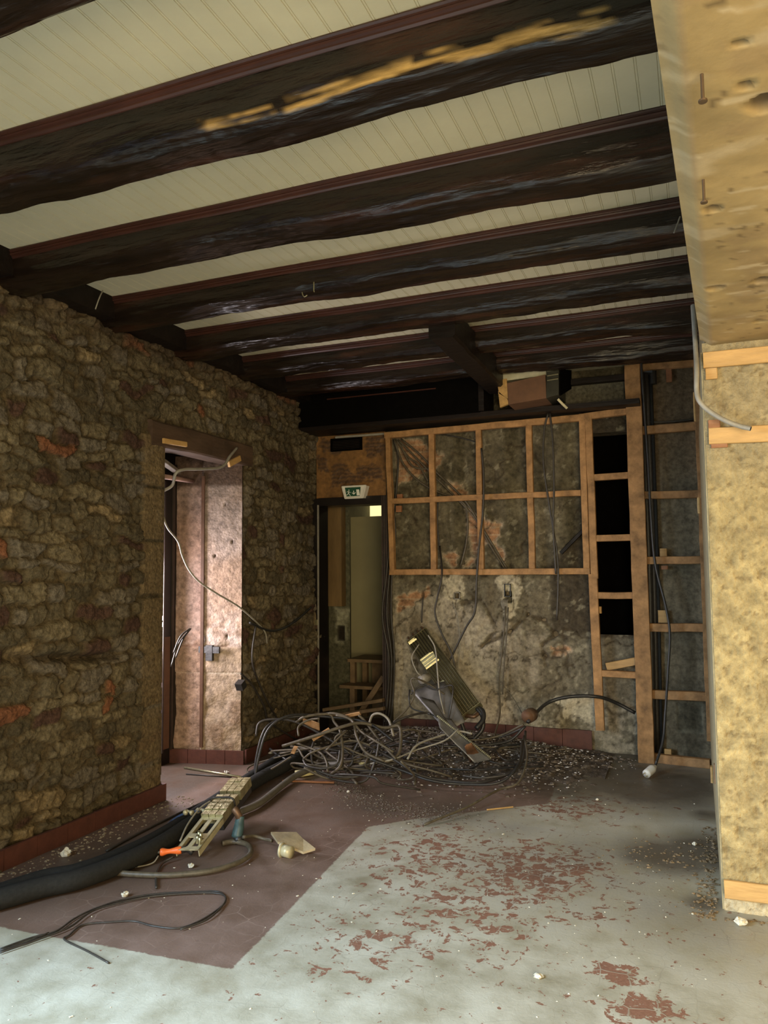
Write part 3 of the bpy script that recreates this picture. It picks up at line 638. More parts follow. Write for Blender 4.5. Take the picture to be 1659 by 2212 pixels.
# ================================================================== CEILING BOARDS AND BEAMS
per = .0715; prof = []
x = XL
while x < .12:
    prof += [(x, 0), (x+.052, 0), (x+.0528, .003), (x+.0538, .003), (x+.0546, .0005), (x+.0600, .0005), (x+.0608, .003), (x+.0618, .003), (x+.0626, 0)]; x += per
V = []; F = []
ys = [-2.6, 6.6]
for y in ys: V += [(a, y, ZC+b) for a, b in prof]
n = len(prof)
for i in range(n-1): F.append((i, i+n, i+n+1, i+1))
tag(link_mesh('ceiling', V, F, m_ceil), kind='structure')
struct('ceiling.001', MB().box((-3.95, -2.6, 3.2), (.1, 6.9, 3.3)), m_void)
struct('trim_1', MB().box((XL-.05, 1.6, 3.02), (XL+.125, 6.45, ZC+.002)), m_darkwood)
def beam(Yf, wd, zb, seed, label, scars=(), x0=-3.40, x1=.16, wob=.012, moulding=True):
    # hewn log: profile swept along X
    nx = 520; npf = 46; us = np.linspace(0, 1, nx); X = x0+(x1-x0)*us
    t = np.linspace(0, 1, npf)
    d = ZC-zb
    pr = []                               # profile: front face, rounded arris, underside, rounded arris, back face
    for k in t:
        s_ = k*(2*d+wd)
        if s_ < d: y, z = 0, -s_
        elif s_ < d+wd: y, z = s_-d, -d
        else: y, z = wd, -d+(s_-d-wd)
        pr.append((y, z))
    pr = np.array(pr); rad = .045
    cx = np.clip(pr[:, 0], rad, wd-rad); cz = np.maximum(pr[:, 1], -d+rad)
    v_ = pr-np.stack([cx, cz], 1); ln = np.linalg.norm(v_, axis=1)+1e-9; sc_ = np.where(ln > rad, rad/ln, 1); pr = np.stack([cx, cz], 1)+v_*sc_[:, None]
    V = np.zeros((nx, npf, 3)); U_, T_ = np.meshgrid(X, t, indexing='ij')
    lowf = (fbm(U_, T_*0+seed, 1.3, 3, seed)-.5); lowg = (fbm(U_, T_*0+seed+5, 1.6, 3, seed+3)-.5); sur = (fbm(U_*1.3, T_*5, 2.2, 5, seed+7)-.5); fine = (fbm(U_*5, T_*26, 2, 3, seed+2)-.5)
    up = np.clip(-pr[:, 1]/d, 0, 1)[None, :]
    V[..., 0] = U_; V[..., 1] = Yf+pr[:, 0][None]+lowf*wob*5*up+sur*.030*up; V[..., 2] = ZC+pr[:, 1][None]+lowg*wob*4.5*up+(sur*.03+fine*.010)*up
    F = [(i*npf+j, i*npf+j+1, (i+1)*npf+j+1, (i+1)*npf+j) for i in range(nx-1) for j in range(npf-1)]
    base = np.array([(x0+x1)/2, Yf+wd/2, zb])
    root = thing('ceiling_beam', base, label, 'beam', 'log beams under the ceiling')
    me = bpy.data.meshes.new('log'); me.from_pydata((V.reshape(-1, 3)-base).tolist(), [], F); me.shade_smooth()
    c = np.ones((nx, npf, 3))*np.array([.012, .007, .0045])*(.5+1.0*fbm(U_*.8, T_*4, 3, 4, seed+11))[..., None]
    c = mixc(c, (.034, .013, .007), sstep(.55, .75, fbm(U_*.7, T_*3, 2.2, 3, seed+13))*.8)
    for sx0, sx1, t0, t1 in scars:
        dd = np.hypot(np.maximum(np.maximum(sx0-U_, U_-sx1), 0)/.12, np.maximum(np.maximum(t0-T_, T_-t1), 0)/.035)+(fbm(U_*.9, T_*14, 4.5, 4, seed+17)-.5)*2.2
        k = sstep(.35, -.15, dd); c = mixc(c, (.50, .31, .10), k*.9)
    ca = me.color_attributes.new('Col', 'FLOAT_COLOR', 'POINT'); rg = np.ones((nx*npf, 4)); rg[:, :3] = c.reshape(-1, 3); ca.data.foreach_set('color', rg.ravel())
    me.materials.append(m_beam); o = bpy.data.objects.new('log', me); C.objects.link(o); o.parent = root
    if moulding:
        mp = [(0, 0), (-.036, 0), (-.038, -.006), (-.031, -.010), (-.029, -.015), (-.033, -.020), (-.030, -.026), (-.021, -.029), (-.020, -.034), (-.014, -.040), (-.006, -.043), (0, -.045)]
        V = []; F = []; xs = np.linspace(XL+.12, x1, 30)
        for i, xx in enumerate(xs):
            dz = .002*math.sin(xx*5+seed)
            V += [(xx, Yf+.012+a, ZC-.001+b+dz) for a, b in mp]
        k = len(mp)
        for i in range(len(xs)-1):
            for j in range(k-1): F.append((i*k+j, i*k+j+1, (i+1)*k+j+1, (i+1)*k+j))
        link_mesh('moulding', V, F, m_mould, root)
    return root
beam(1.30, .20, 2.96, 3, 'dark log beam cut off at the top left corner of the photo')
beam(2.06, .19, 2.955, 14, 'thick dark log beam with long bare yellow scars, second from the camera', scars=((-1.46, -1.22, .26, .31), (-1.16, -.74, .26, .34), (-.66, -.20, .25, .34)), wob=.016)
beam(2.86, .20, 2.975, 27, 'dark log beam behind the scarred beam, third from the camera')
beam(3.61, .21, 3.0, 31, 'dark log beam with bent nails under it, fourth from the camera')
beam(4.32, .23, 3.0, 45, 'dark log beam meeting the short trimmer, fifth from the camera')
beam(5.04, .20, 3.0, 52, 'dark log beam broken by the trimmer, sixth from the camera')
beam(5.72, .20, 3.005, 66, 'rearmost dark log beam in front of the bulkhead')
t0 = PZ(930, 708, 2.97); t1 = PZ(1010, 800, 2.95)
tag(MB().batten((-1.42, 4.5, 3.03), (-1.46, 6.15, 3.03), .17, .20, side=(0, 0, 1), jit=.004, ch=.015).build('trimmer_beam', m_darkwood), 'short dark trimmer beam running away from the camera', 'beam')
# bulkhead over the back of the room
bk = thing('bulkhead', (-1.9, 6.2, 2.75), 'black boarded bulkhead below the rearmost beam over the exit door', 'bulkhead')
MB().box((XL, 6.16, 2.79), (-1.62, 6.20, ZC)).build('front_panel', m_void, bk)
MB().box((-1.63, 6.155, 2.80), (-1.585, 6.5, ZC)).build('end_panel', m_darkwood, bk)
MB().box((XL, 6.17, 2.755), (-.36, 6.50, 2.795)).build('bottom_board', m_darkwood, bk)
MB().box((XL+.3, 6.148, 3.02), (-2.0, 6.16, 3.03)).build('highlight_strip', m_mould, bk)  # thin strip added for the highlight line along the panel top
struct('trim_2', MB().box((-1.1, 6.44, 2.79), (-.36, 6.5, 3.0)), mat('grey_render', (.11, .10, .07), .9, noise=40, var=.6, bump=.8))
tag(MB().batten((-1.2, 6.40, 3.02), (-.38, 6.40, 3.02), .05, .06).build('duct_rail', m_darkwood), 'dark grooved rail at the back behind the metal duct box', 'rail')
# metal duct box
dc = thing('duct_box', (-1.18, 6.0, 2.78), 'open shiny metal duct box hanging under the ceiling', 'duct')
A = PY(1072, 806, 5.95); B = PY(1210, 797, 5.95); Cc = PY(1207, 858, 5.95); D = PY(1080, 878, 5.95)
def quadbox(mb, P4, d=(0, .3, 0), th=.004):
    P4 = [np.array(p, float) for p in P4]; d = np.array(d, float); V = P4+[p+d for p in P4]
    mb.add(V, [(0, 1, 2, 3), (7, 6, 5, 4), (0, 4, 5, 1), (1, 5, 6, 2), (2, 6, 7, 3), (3, 7, 4, 0)])
g = MB(); quadbox(g, [A, A+(D-A)*.26, B+(Cc-B)*.16, B], (0, .35, 0)); g.build('top_sheet', m_duct, dc)
P_ = lambda x, y, Y=5.93: PY(x, y, Y)
g = MB(); quadbox(g, [P_(1095, 828), P_(1098, 874), P_(1180, 860), P_(1178, 809)], (0, .30, 0)); g.build('cardboard_face', m_card, dc)
g = MB(); quadbox(g, [P_(1073, 822), P_(1078, 850), P_(1098, 862), P_(1094, 818)], (0, .02, 0)); quadbox(g, [P_(1076, 845), P_(1080, 880), P_(1099, 872), P_(1096, 862)], (0, .03, 0)); g.build('torn_flap', mat('tan_flap', (.42, .25, .08), .5, noise=12, var=.4), dc)
g = MB(); quadbox(g, [P_(1180, 802), P_(1180, 860), P_(1207, 852), P_(1207, 797)], (0, .34, 0)); g.build('side_sheet', mat('dull_duct', (.05, .048, .035), .4, metal=.6), dc)
g = MB()
for i, (y0_, y1_) in enumerate(((802, 798), (812, 808), (822, 818))): g.batten(P_(1182, y0_, 5.915), P_(1206, y1_, 5.915), .009, .012, jit=0)
g.build('rib', m_alu, dc)
g = MB(); quadbox(g, [PY(1208, 797, 5.95), PY(1208, 855, 5.95), PY(1232, 840, 6.4), PY(1232, 800, 6.4)], (.01, .0, 0)); g.build('rear_sheet', m_void, dc)
tag(MB().batten(PY(1205, 862, 6.0), PY(1225, 882, 6.05), .02, .012).build('duct_hanger', m_cream), 'thin pale metal hanger strip below the duct box', 'bracket')

# ================================================================== TIMBER STUD FRAMES
def frame(name, loc, label, parts):
    t = thing(name, loc, label, 'timber frame')
    for nm, a, b, w_, th in parts: MB().batten(a, b, w_, th, jit=.0025).build(nm, m_pine, t)
    return t
Yf = 6.36
def L_(nm, x0, y0, x1, y1, w_, th=.05, Y=Yf): return (nm, PY(x0, y0, Y), PY(x1, y1, Y+0), w_, th)
frame('stud_frame', (-1.7, 6.4, 1.42), 'square grid frame of pine battens hung on the damp wall right of the exit door', [
    L_('rail', 832, 941, 1262, 902, .055, Y=Yf), L_('rail', 846, 1083, 1255, 1065, .048, Y=Yf+.004), L_('rail', 843, 1236, 1275, 1234, .050, Y=Yf),
    L_('stud', 839, 940, 849, 1240, .045, .055), L_('stud', 933, 936, 938, 1230, .052, .045, Yf+.008), L_('stud', 1034, 926, 1040, 1230, .050, .045, Yf+.008), L_('stud', 1143, 915, 1150, 1228, .052, .045, Yf+.008),
    L_('stud', 1258, 895, 1268, 1240, .05, .06, Yf+.01)])
frame('stud_frame', (-.6, 6.4, .1), 'ladder of pine battens over the black niche beside the thick post', [
    L_('rail', 1262, 901, 1354, 889, .055), L_('stud', 1271, 897, 1285, 1250, .055, .05, Yf-.003), L_('stud', 1281, 1240, 1297, 1577, .068, .05, Yf-.003),
    L_('rail', 1283, 1032, 1357, 1027, .052), L_('rail', 1289, 1163, 1362, 1161, .052), L_('rail', 1292, 1286, 1369, 1286, .052), L_('rail', 1300, 1454, 1374, 1458, .050)])
frame('stud_frame', (-.2, 6.4, 0), 'thick pine post with battens reaching to the pier', [
    L_('stud', 1366, 790, 1397, 1650, .118, .075, 6.33), L_('rail', 1380, 795, 1500, 785, .05), L_('rail', 1384, 931, 1511, 920, .065), L_('rail', 1388, 1070, 1515, 1067, .058),
    L_('rail', 1394, 1211, 1522, 1209, .058), L_('rail', 1399, 1355, 1525, 1356, .062), L_('rail', 1405, 1499, 1533, 1505, .066),
    ('rail', np.array([-.36, 6.36, .035]), np.array([.045, 6.30, .035]), .066, .05), L_('stud', 1504, 790, 1534, 1600, .045, .05, 6.30)])
for x0, y0, x1, y1, Y, lb in ((1425, 1185, 1441, 1203, 6.39, 'wood chip above the third batten beside the pier'), (1421, 1318, 1443, 1345, 6.40, 'pale pine block on the fourth batten beside the pier'),
                              (1435, 1617, 1451, 1640, 6.38, 'pale pine block standing on the bottom batten by the pipes'), (1278, 1310, 1300, 1325, 6.40, 'little pine block behind the lower ladder post'),
                              (858, 1068, 870, 1080, 6.40, 'little wood wedge above the middle rail near the exit door'), (856, 1093, 868, 1106, 6.40, 'little wood wedge under the middle rail near the exit door'),
                              (1438, 796, 1452, 825, 6.40, 'reddish wood wedge under the top batten by the pier'), (1428, 1222, 1443, 1230, 6.40, 'thin wood wedge under the third batten by the pier')):
    blk(x0, y0, x1, y1, Y, lb, mat('reddish_pine') if 'reddish' in lb or 'wedge' in lb else m_pine2, .03)
tag(MB().batten(PY(1310, 1440, 6.41), PY(1373, 1428, 6.41), .06, .03).build('scrap_board', m_pine2), 'short pale board resting on the lowest ladder rung', 'board')
# pipes behind the frame
for i, (xa, xb, r_, mm, lb) in enumerate(((1386, 1412, .030, m_blackp, 'wide black drain pipe nearest the thick post'), (1396, 1421, .020, m_cab2, 'slim dark pipe between the drain pipe and the grey pipe'), (1405, 1429, .013, m_foam, 'thin grey pipe nearest the rough wall behind the frame'))):
    tag(MB().tube([PY(xa, 800, 6.47-.06-i*.002), PY((xa+xb)/2+3, 1210, 6.41), PY(xb, 1638, 6.41)], r_, 12, 6).build('drain_pipe', mm, None, True), lb, 'pipe')
tag(MB().tube([PY(1385, 800, 6.42), PY(1412, 802, 6.40)], .035, 12, 2).cyl(PY(1410, 790, 6.40), PY(1411, 830, 6.40), .028, 12).build('pipe_elbow', m_blackp), 'black pipe elbow under the beam at the top of the thick post', 'pipe')

# ================================================================== CABLES
CABN = [0]
def cable(pts, r, m_, label, group=None, sub=6, seg=7, name='cable'):
    g = MB().tube(pts, r, seg, sub).build(name, m_, None, True); return tag(g, label, 'cable', group)
def cpx(L, Y): return [PY(p[0], p[1], p[2] if len(p) > 2 else Y) for p in L]
# hanging on the back wall
cable(cpx([(1040, 968), (1045, 1030), (1043, 1110), (1035, 1180), (1030, 1250), (1026, 1320), (1005, 1358), (965, 1440)], 6.30), .009, m_cab2, 'black cable falling in front of the third grid post')
cable(cpx([(950, 1180, 6.46), (955, 1240), (945, 1290), (940, 1325), (955, 1370), (975, 1410), (986, 1455)], 6.28), .008, m_cab2, 'black cable bowing left below the grid frame')
cable(cpx([(978, 1300, 6.5), (990, 1340, 6.48), (993, 1400, 6.46), (985, 1480, 6.44)], 6.4), .004, m_cab3, 'thin pale wire running down the plaster')
cable(cpx([(1184, 893), (1176, 930), (1174, 1000), (1185, 1080), (1196, 1150), (1204, 1200), (1206, 1260), (1203, 1340)], 6.28), .008, m_cab2, 'left strand of the dark cable pair hanging from the bulkhead')
cable(cpx([(1188, 893), (1194, 950), (1197, 1050), (1195, 1130), (1198, 1190), (1201, 1240)], 6.27), .008, m_cab2, 'right strand of the dark cable pair hanging from the bulkhead')
cable(cpx([(1092, 1310, 6.47), (1090, 1350), (1083, 1420), (1078, 1470), (1080, 1540), (1068, 1590, 6.2)], 6.44), .007, m_cab, 'brown cable running down from the broken socket box')
cable(cpx([(1098, 1312, 6.47), (1094, 1380), (1088, 1450), (1086, 1500)], 6.44), .005, m_cab, 'thinner brown cable beside the one from the broken socket box')
cable(cpx([(1087, 1480), (1110, 1510), (1130, 1545)], 6.40), .003, m_cab, 'very thin wire crossing the plaster toward the cable bundle')
for i, L in enumerate(([(850, 950), (860, 990), (856, 1060), (850, 1120), (848, 1230)], [(856, 950), (880, 985), (905, 1005), (925, 1040)], [(860, 950), (900, 990), (940, 1030), (975, 1065), (1000, 1090), (1030, 1125), (1060, 1180), (1090, 1228)],
                       [(866, 948), (905, 980), (945, 1022), (985, 1060), (1008, 1085), (1030, 1120), (1065, 1178), (1095, 1228)], [(852, 950), (870, 1000), (900, 1035), (940, 1060), (1000, 1085), (1010, 1120), (1008, 1170), (995, 1225)],
                       [(945, 937), (990, 944), (1030, 955)], [(948, 1060), (945, 1130), (952, 1200), (954, 1236)], [(862, 955), (885, 1000), (905, 1012), (930, 1012)])):
    cable(cpx(L, 6.47), .009 if i not in (5, 6) else .006, m_cab2 if i in (0, 5, 6) else m_cab,
          ['dark cable along the leftmost batten of the grid', 'grey cable ending behind the first grid opening', 'upper grey cable of the diagonal run behind the grid', 'lower grey cable of the diagonal run behind the grid', 'grey cable curving down behind the second grid opening', 'short dark cable sagging in the top of the second grid opening', 'dark cable behind the lower second grid opening', 'short grey cable turning off in the first grid opening'][i])
for i, dx in enumerate((0, 6, 12)):
    cable(cpx([(838+dx*.6, 1060), (842+dx, 1150), (835+dx, 1240), (826+dx*1.6, 1330), (840+dx, 1420), (836+dx, 1520), (830+dx, 1560, 6.3)], 6.42-.01*i), .008, m_cab2, ('leftmost', 'middle', 'rightmost')[i]+' black cable bundled down the right side of the exit door frame')
cable(cpx([(914, 1290), (912, 1320), (911, 1345)], 6.46), .006, m_cab2, 'short black cable stub with a ragged end on the plaster')
cable([PY(1390, 648, 5.05), PY(1390, 690, 6.1), PY(1385, 760, 6.20), PY(1388, 830, 6.2), PY(1393, 900, 6.22), PY(1400, 1000, 6.22), PY(1406, 1110, 6.2), PY(1415, 1215, 6.2), PY(1438, 1310, 6.18), PY(1447, 1370, 6.16), PY(1443, 1450, 6.14), PY(1437, 1540, 6.12), PY(1432, 1600, 6.06), PY(1416, 1652, 5.98)], .0095, m_blackp, 'long black flex falling from the beams to a white plug')
plg = thing('mains_plug', PY(1402, 1676, 5.93), 'white two pin mains plug on the floor below the thick post', 'plug')
a = PY(1416, 1655, 5.97); b = PY(1396, 1672, 5.86); dv = (b-a)/np.linalg.norm(b-a)
MB().tube([a, a+dv*.025, a+dv*.045, a+dv*.085, b], .03, 12, 3, rf=lambda t: .35+.75*min(1, t*1.8)*(1-.15*t)).build('plug_body', m_white, plg, True)
g = MB(); sd = np.array([.5, .2, -.6]); sd /= np.linalg.norm(sd)
for s_ in (-1, 1): g.cyl(b+sd*.012*s_, b+sd*.012*s_+dv*.03, .0035, 8)
g.build('pin', m_alu, plg)
cable(cpx([(1385, 911), (1430, 912), (1480, 908), (1508, 903)], 6.41), .009, m_cab, 'grey cable crossing behind the top of the pier side battens')
# left wall cables
cable([PX(349, 1062, -3.40), PX(372, 1048, -3.33), PX(380, 1022, -3.27), PX(400, 1014, -3.25), PX(440, 1013, -3.25), PX(480, 1008, -3.25), PX(497, 985, -3.25), PX(512, 967, -3.27)], .011, m_cond, 'grey conduit snaking under the side door lintel')
cable([PX(352, 1112, -3.38), PX(362, 1140, -3.40), PX(385, 1170, -3.45), PX(394, 1200, -3.45), PX(408, 1230, -3.42), PX(430, 1256, -3.38), PX(468, 1282, -3.32), PX(515, 1310, -3.27), PX(550, 1340, -3.25), PX(572, 1365, -3.25), PX(577, 1390, -3.25)], .007, m_cab3, 'thin white cable drooping across the bright side doorway')
for i, L in enumerate(([(410, 1358), (390, 1375), (375, 1410)], [(412, 1358), (396, 1380), (380, 1420)], [(408, 1362), (385, 1392), (370, 1440)])):
    cable([PX(x, y, -3.55) for x, y in L], .006, m_cab2, ['upper', 'middle', 'lower'][i]+' black wire end sprouting from the side doorway jamb')
cable([PX(x, y, -3.25) for x, y in ((520, 1455), (545, 1480), (570, 1525), (583, 1560))]+[np.array([-3.2, 5.9, .05])], .008, m_cab2, 'dark cable running down the stone wall right of the side doorway')
cable([PX(x, y, -3.25) for x, y in ((553, 1350), (545, 1410), (550, 1450), (575, 1510), (600, 1555))], .008, m_cab2, 'black cable curling down the stone between the two doorways')
cable([PX(x, y, -3.25) for x, y in ((540, 1345), (580, 1362), (610, 1358), (640, 1340), (672, 1312))], .010, m_blackp, 'black cable sagging on the stone to the exit door frame')
pw = PX(578, 1300, XL)
# side bundle near the jamb corner
tag(MB().box((-.03, -.03, -.03), (.03, .03, .03), Matrix.Translation(PX(520, 1480, -3.27)) @ Matrix.Rotation(.5, 4, 'X')).build('junction_box', m_blackp), 'small black junction box at the corner of the side doorway', 'junction box')
tag(MB().batten(PX(353, 952, -3.24), PX(402, 960, -3.24), .035, .02, side=(1, 0, 0)).build('wood_scrap', m_pine2), 'orange wood scrap on the lintel of the side doorway', 'wood scrap')
tag(MB().batten(PX(494, 1003, -3.24), PX(518, 990, -3.24), .045, .02, side=(1, 0, 0)).build('wood_scrap', m_pine2), 'tilted wood scrap at the right end of the side door lintel', 'wood scrap')
tag(MB().batten(JA+jd*.315+jn_*.012+np.array([0, 0, .12]), JA+jd*.315+jn_*.012+np.array([0, 0, 2.25]), .028, .016, side=jn_, jit=0).build('wall_conduit', mat('brown_conduit', (.10, .05, .03), .5)), 'brown vertical conduit on the bright pink stone jamb', 'conduit')
g = MB(); c_ = JA+jd*.25+jn_*.02+np.array([0, 0, .88])
g.box((-.10, -.008, -.03), (.09, .012, .02), Matrix.Translation(c_)).box((-.03, -.012, -.09), (.03, .014, .03), Matrix.Translation(c_)); tag(g.build('door_bolt', m_blackp), 'black iron bolt bracket on the pink stone jamb', 'bracket')

# ---- heap of cables
HB = PZ(740, 1650)
def gz(x, y):                                  # ground height of the rubble bank
    return .17*math.exp(-(((x+2.0)/1.1)**2+((y-6.15)/.55)**2))
heap_m = [m_cab, m_cab, m_cab, m_cab2, m_cab2, m_blackp, m_cab3]
def clampx(p):
    p[0] = min(max(p[0], -3.22), -.75); p[1] = min(p[1], 6.25); return p
words = ['grey brown', 'grey brown', 'grey brown', 'dark', 'dark', 'black', 'pale grey']
hp = []
# traced leading strands, then loose ones between them
lead = [([(553, 1590, 4.95), (560, 1562, 5.0), (590, 1554, 5.05), (640, 1560, 5.1), (700, 1590, 5.1), (760, 1630, 5.1)], .009, 3),
        ([(556, 1700, 4.75), (552, 1650, 4.8), (570, 1580, 4.9), (600, 1556, 5.0), (640, 1548, 5.1), (700, 1548, 5.2), (790, 1560, 5.25), (850, 1600, 5.2)], .010, 5),
        ([(549, 1698, 4.72), (558, 1640, 4.78), (580, 1575, 4.88), (625, 1546, 5.0), (690, 1545, 5.2)], .009, 5),
        ([(640, 1560, 5.1), (660, 1548, 5.1), (710, 1543, 5.2), (722, 1560, 5.2), (735, 1580, 5.1), (740, 1625, 5.0), (735, 1655, 4.9), (715, 1672, 4.9)], .010, 0),
        ([(610, 1612, 4.95), (680, 1590, 5.0), (740, 1570, 5.1), (780, 1562, 5.2), (830, 1572, 5.3), (860, 1568, 5.35), (866, 1590, 5.3), (860, 1630, 5.2), (830, 1650, 5.15)], .012, 0),
        ([(680, 1548, 5.2), (720, 1541, 5.2), (760, 1556, 5.2), (770, 1590, 5.1), (790, 1625, 5.05), (830, 1645, 5.05)], .010, 0),
        ([(726, 1545, 5.2), (755, 1553, 5.2), (780, 1580, 5.2), (810, 1600, 5.1), (850, 1625, 5.1)], .009, 0),
        ([(797, 1565, 5.5), (805, 1545, 5.5), (822, 1542, 5.5), (840, 1556, 5.5), (850, 1590, 5.4)], .010, 6),
        ([(775, 1545, 5.3), (790, 1560, 5.3), (820, 1600, 5.2), (855, 1640, 5.1)], .010, 0),
        ([(655, 1640, 4.9), (675, 1625, 4.9), (720, 1610, 5.0), (760, 1600, 5.1), (800, 1610, 5.1)], .008, 0),
        ([(655, 1642, 4.85), (665, 1655, 4.8), (700, 1660, 4.8), (728, 1650, 4.85), (735, 1620, 4.9)], .008, 3),
        ([(680, 1662, 4.8), (720, 1676, 4.8), (770, 1678, 4.85), (790, 1668, 4.9), (860, 1672, 4.95)], .008, 3),
        ([(640, 1605, 5.0), (690, 1625, 4.95), (705, 1645, 4.9), (708, 1668, 4.85)], .008, 0),
        ([(645, 1590, 5.0), (645, 1570, 5.05), (665, 1556, 5.1), (690, 1552, 5.1)], .008, 0),
        ([(770, 1600, 5.2), (850, 1640, 5.1), (900, 1672, 5.1), (960, 1686, 5.15), (1040, 1690, 5.2), (1105, 1668, 5.4), (1130, 1640, 5.6), (1135, 1580, 5.9)], .010, 3),
        ([(800, 1640, 5.0), (870, 1665, 5.05), (930, 1686, 5.05), (1000, 1694, 5.1), (1080, 1690, 5.15), (1120, 1650, 5.3), (1128, 1600, 5.7)], .009, 5),
        ([(1000, 1676, 5.2), (1050, 1680, 5.2), (1110, 1668, 5.3), (1125, 1640, 5.5), (1132, 1590, 5.8)], .008, 3),
        ([(1132, 1572, 5.95), (1080, 1592, 6.0), (1020, 1592, 5.95), (960, 1600, 5.8), (880, 1594, 5.7)], .010, 3),
        ([(1135, 1568, 5.95), (1100, 1600, 5.9), (1040, 1610, 5.8), (960, 1612, 5.7), (870, 1600, 5.6)], .010, 5),
        ([(1130, 1565, 5.95), (1090, 1585, 6.0), (1050, 1596, 5.95), (1000, 1600, 5.85)], .008, 0),
        ([(1140, 1560, 5.95), (1180, 1520, 6.2), (1230, 1505, 6.25), (1290, 1505, 6.28), (1330, 1518, 6.4), (1372, 1540, 6.42)], .014, 5),
        ([(880, 1640, 5.2), (900, 1610, 5.3), (950, 1590, 5.5), (990, 1580, 5.6), (1020, 1585, 5.6)], .008, 6),
        ([(800, 1650, 5.05), (850, 1640, 5.1), (900, 1620, 5.3), (960, 1600, 5.4), (990, 1575, 5.5)], .006, 6),
        ([(820, 1590, 5.4), (850, 1562, 5.5), (890, 1545, 5.6), (920, 1540, 5.7), (930, 1543, 5.7)], .009, 3),
        ([(850, 1560, 5.6), (880, 1530, 5.7), (895, 1500, 5.75), (888, 1470, 5.8), (900, 1466, 5.8), (930, 1480, 5.9), (960, 1500, 5.9)], .007, 0),
        ([(905, 1392, 5.98), (890, 1420, 5.9), (900, 1450, 5.88), (910, 1460, 5.9)], .005, 6),
        ([(925, 1372, 5.96), (940, 1400, 5.95), (945, 1450, 5.9), (950, 1500, 5.85), (962, 1550, 5.8), (980, 1600, 5.7)], .006, 6),
        ([(888, 1500, 5.8), (910, 1480, 5.85), (940, 1490, 5.85), (975, 1480, 5.85), (978, 1500, 5.8), (970, 1550, 5.75), (955, 1620, 5.5)], .006, 3),
        ([(885, 1490, 5.75), (884, 1510, 5.7), (890, 1530, 5.7), (920, 1540, 5.7)], .006, 5),
        ([(1135, 1600, 5.7), (1138, 1640, 5.4), (1120, 1690, 5.15), (1080, 1705, 5.05), (1050, 1720, 4.85), (1005, 1745, 4.66), (915, 1790, 4.35)], .008, 0)]
leadlab = ['dark cable looping off the left end of the heap', 'black cable standing in a tall arch at the left of the heap', 'second black cable of the tall arch at the left of the heap', 'grey cable arching over the middle of the heap and curling back down', 'thick grey cable slanting up across the whole heap', 'grey cable diving down through the heap right of its middle', 'grey cable sloping down the right side of the heap', 'pale looped cable standing up behind the heap', 'straight grey cable falling down the right of the heap', 'grey cable lying across the lower middle of the heap', 'dark looped cable low at the front of the heap', 'dark cable trailing along the floor in front of the heap', 'grey cable dropping over the black hoses', 'grey cable hooking over the back left of the heap',
           'dark cable sweeping from the heap along the floor to the round box', 'black cable in the outer sweep in front of the heap', 'short dark cable inside the floor sweep below the round box', 'dark cable crossing the rubble just left of the round box', 'black cable lying in the rubble behind the grey sheet strip', 'short grey cable leaving the left of the round box', 'thick black cable arching over the round box to the ladder battens', 'thick pale conduit crossing the rubble left of the sheet strip', 'thin pale conduit crossing the rubble below the thick one', 'dark cable rising from the heap to the sheet metal', 'thin grey wire looping up left of the sheet metal', 'thin pale wire hanging off the top left of the fin coil', 'thin pale wire hanging down the front of the fin coil', 'dark wire tangled round the middle of the sheet metal', 'black wire hooked round the left edge of the sheet metal', 'frayed brown cable trailing out over the painted floor']
for (L, r_, mi), lb in zip(lead, leadlab):
    P3 = cpx(L, 5)
    for p in P3: p[2] = max(p[2], gz(p[0], p[1])+r_)
    cable(P3, r_, heap_m[mi], lb)
for k in range(24):
    mi = random.randrange(6); r_ = random.uniform(.006, .010)
    cx_, cy_ = random.uniform(-2.85, -2.0), random.uniform(4.95, 5.75)
    a0 = random.uniform(0, 6.28); R_ = random.uniform(.18, .42); n_ = random.randint(5, 7); P3 = []
    hh = random.uniform(.08, .34); ph = random.uniform(0, 6.28)
    for i in range(n_):
        an = a0+i*random.uniform(.5, .9)*(1 if k % 2 else -1)
        x_ = cx_+R_*1.25*math.cos(an); y_ = cy_+R_*.75*math.sin(an); z_ = .02+hh*(.5+.5*math.sin(ph+i*1.1))*math.exp(-((x_+2.3)/.8)**2)
        P3.append(clampx(np.array([x_, y_, max(z_, gz(x_, y_)+r_)])))
    cable(P3, r_, heap_m[mi], 'loose '+words[mi]+' cable tangled inside the cable heap on the floor', 'loose cables in the heap')
for k in range(7):
    mi = random.choice((3, 4, 5, 0)); r_ = random.uniform(.004, .007); x0_ = random.uniform(-2.2, -1.6); y0_ = random.uniform(5.2, 5.9); x1_ = random.uniform(-1.3, -.95); y1_ = random.uniform(5.6, 6.1)
    P3 = [np.array([x0_+(x1_-x0_)*t_, y0_+(y1_-y0_)*t_+random.uniform(-.08, .08), 0]) for t_ in np.linspace(0, 1, 5)]
    for p in P3: p[2] = gz(p[0], p[1])+.01+random.uniform(0, .05)
    cable(P3, r_, heap_m[mi], words[mi]+' cable lying over the rubble between heap and round box', 'cables lying over the rubble')
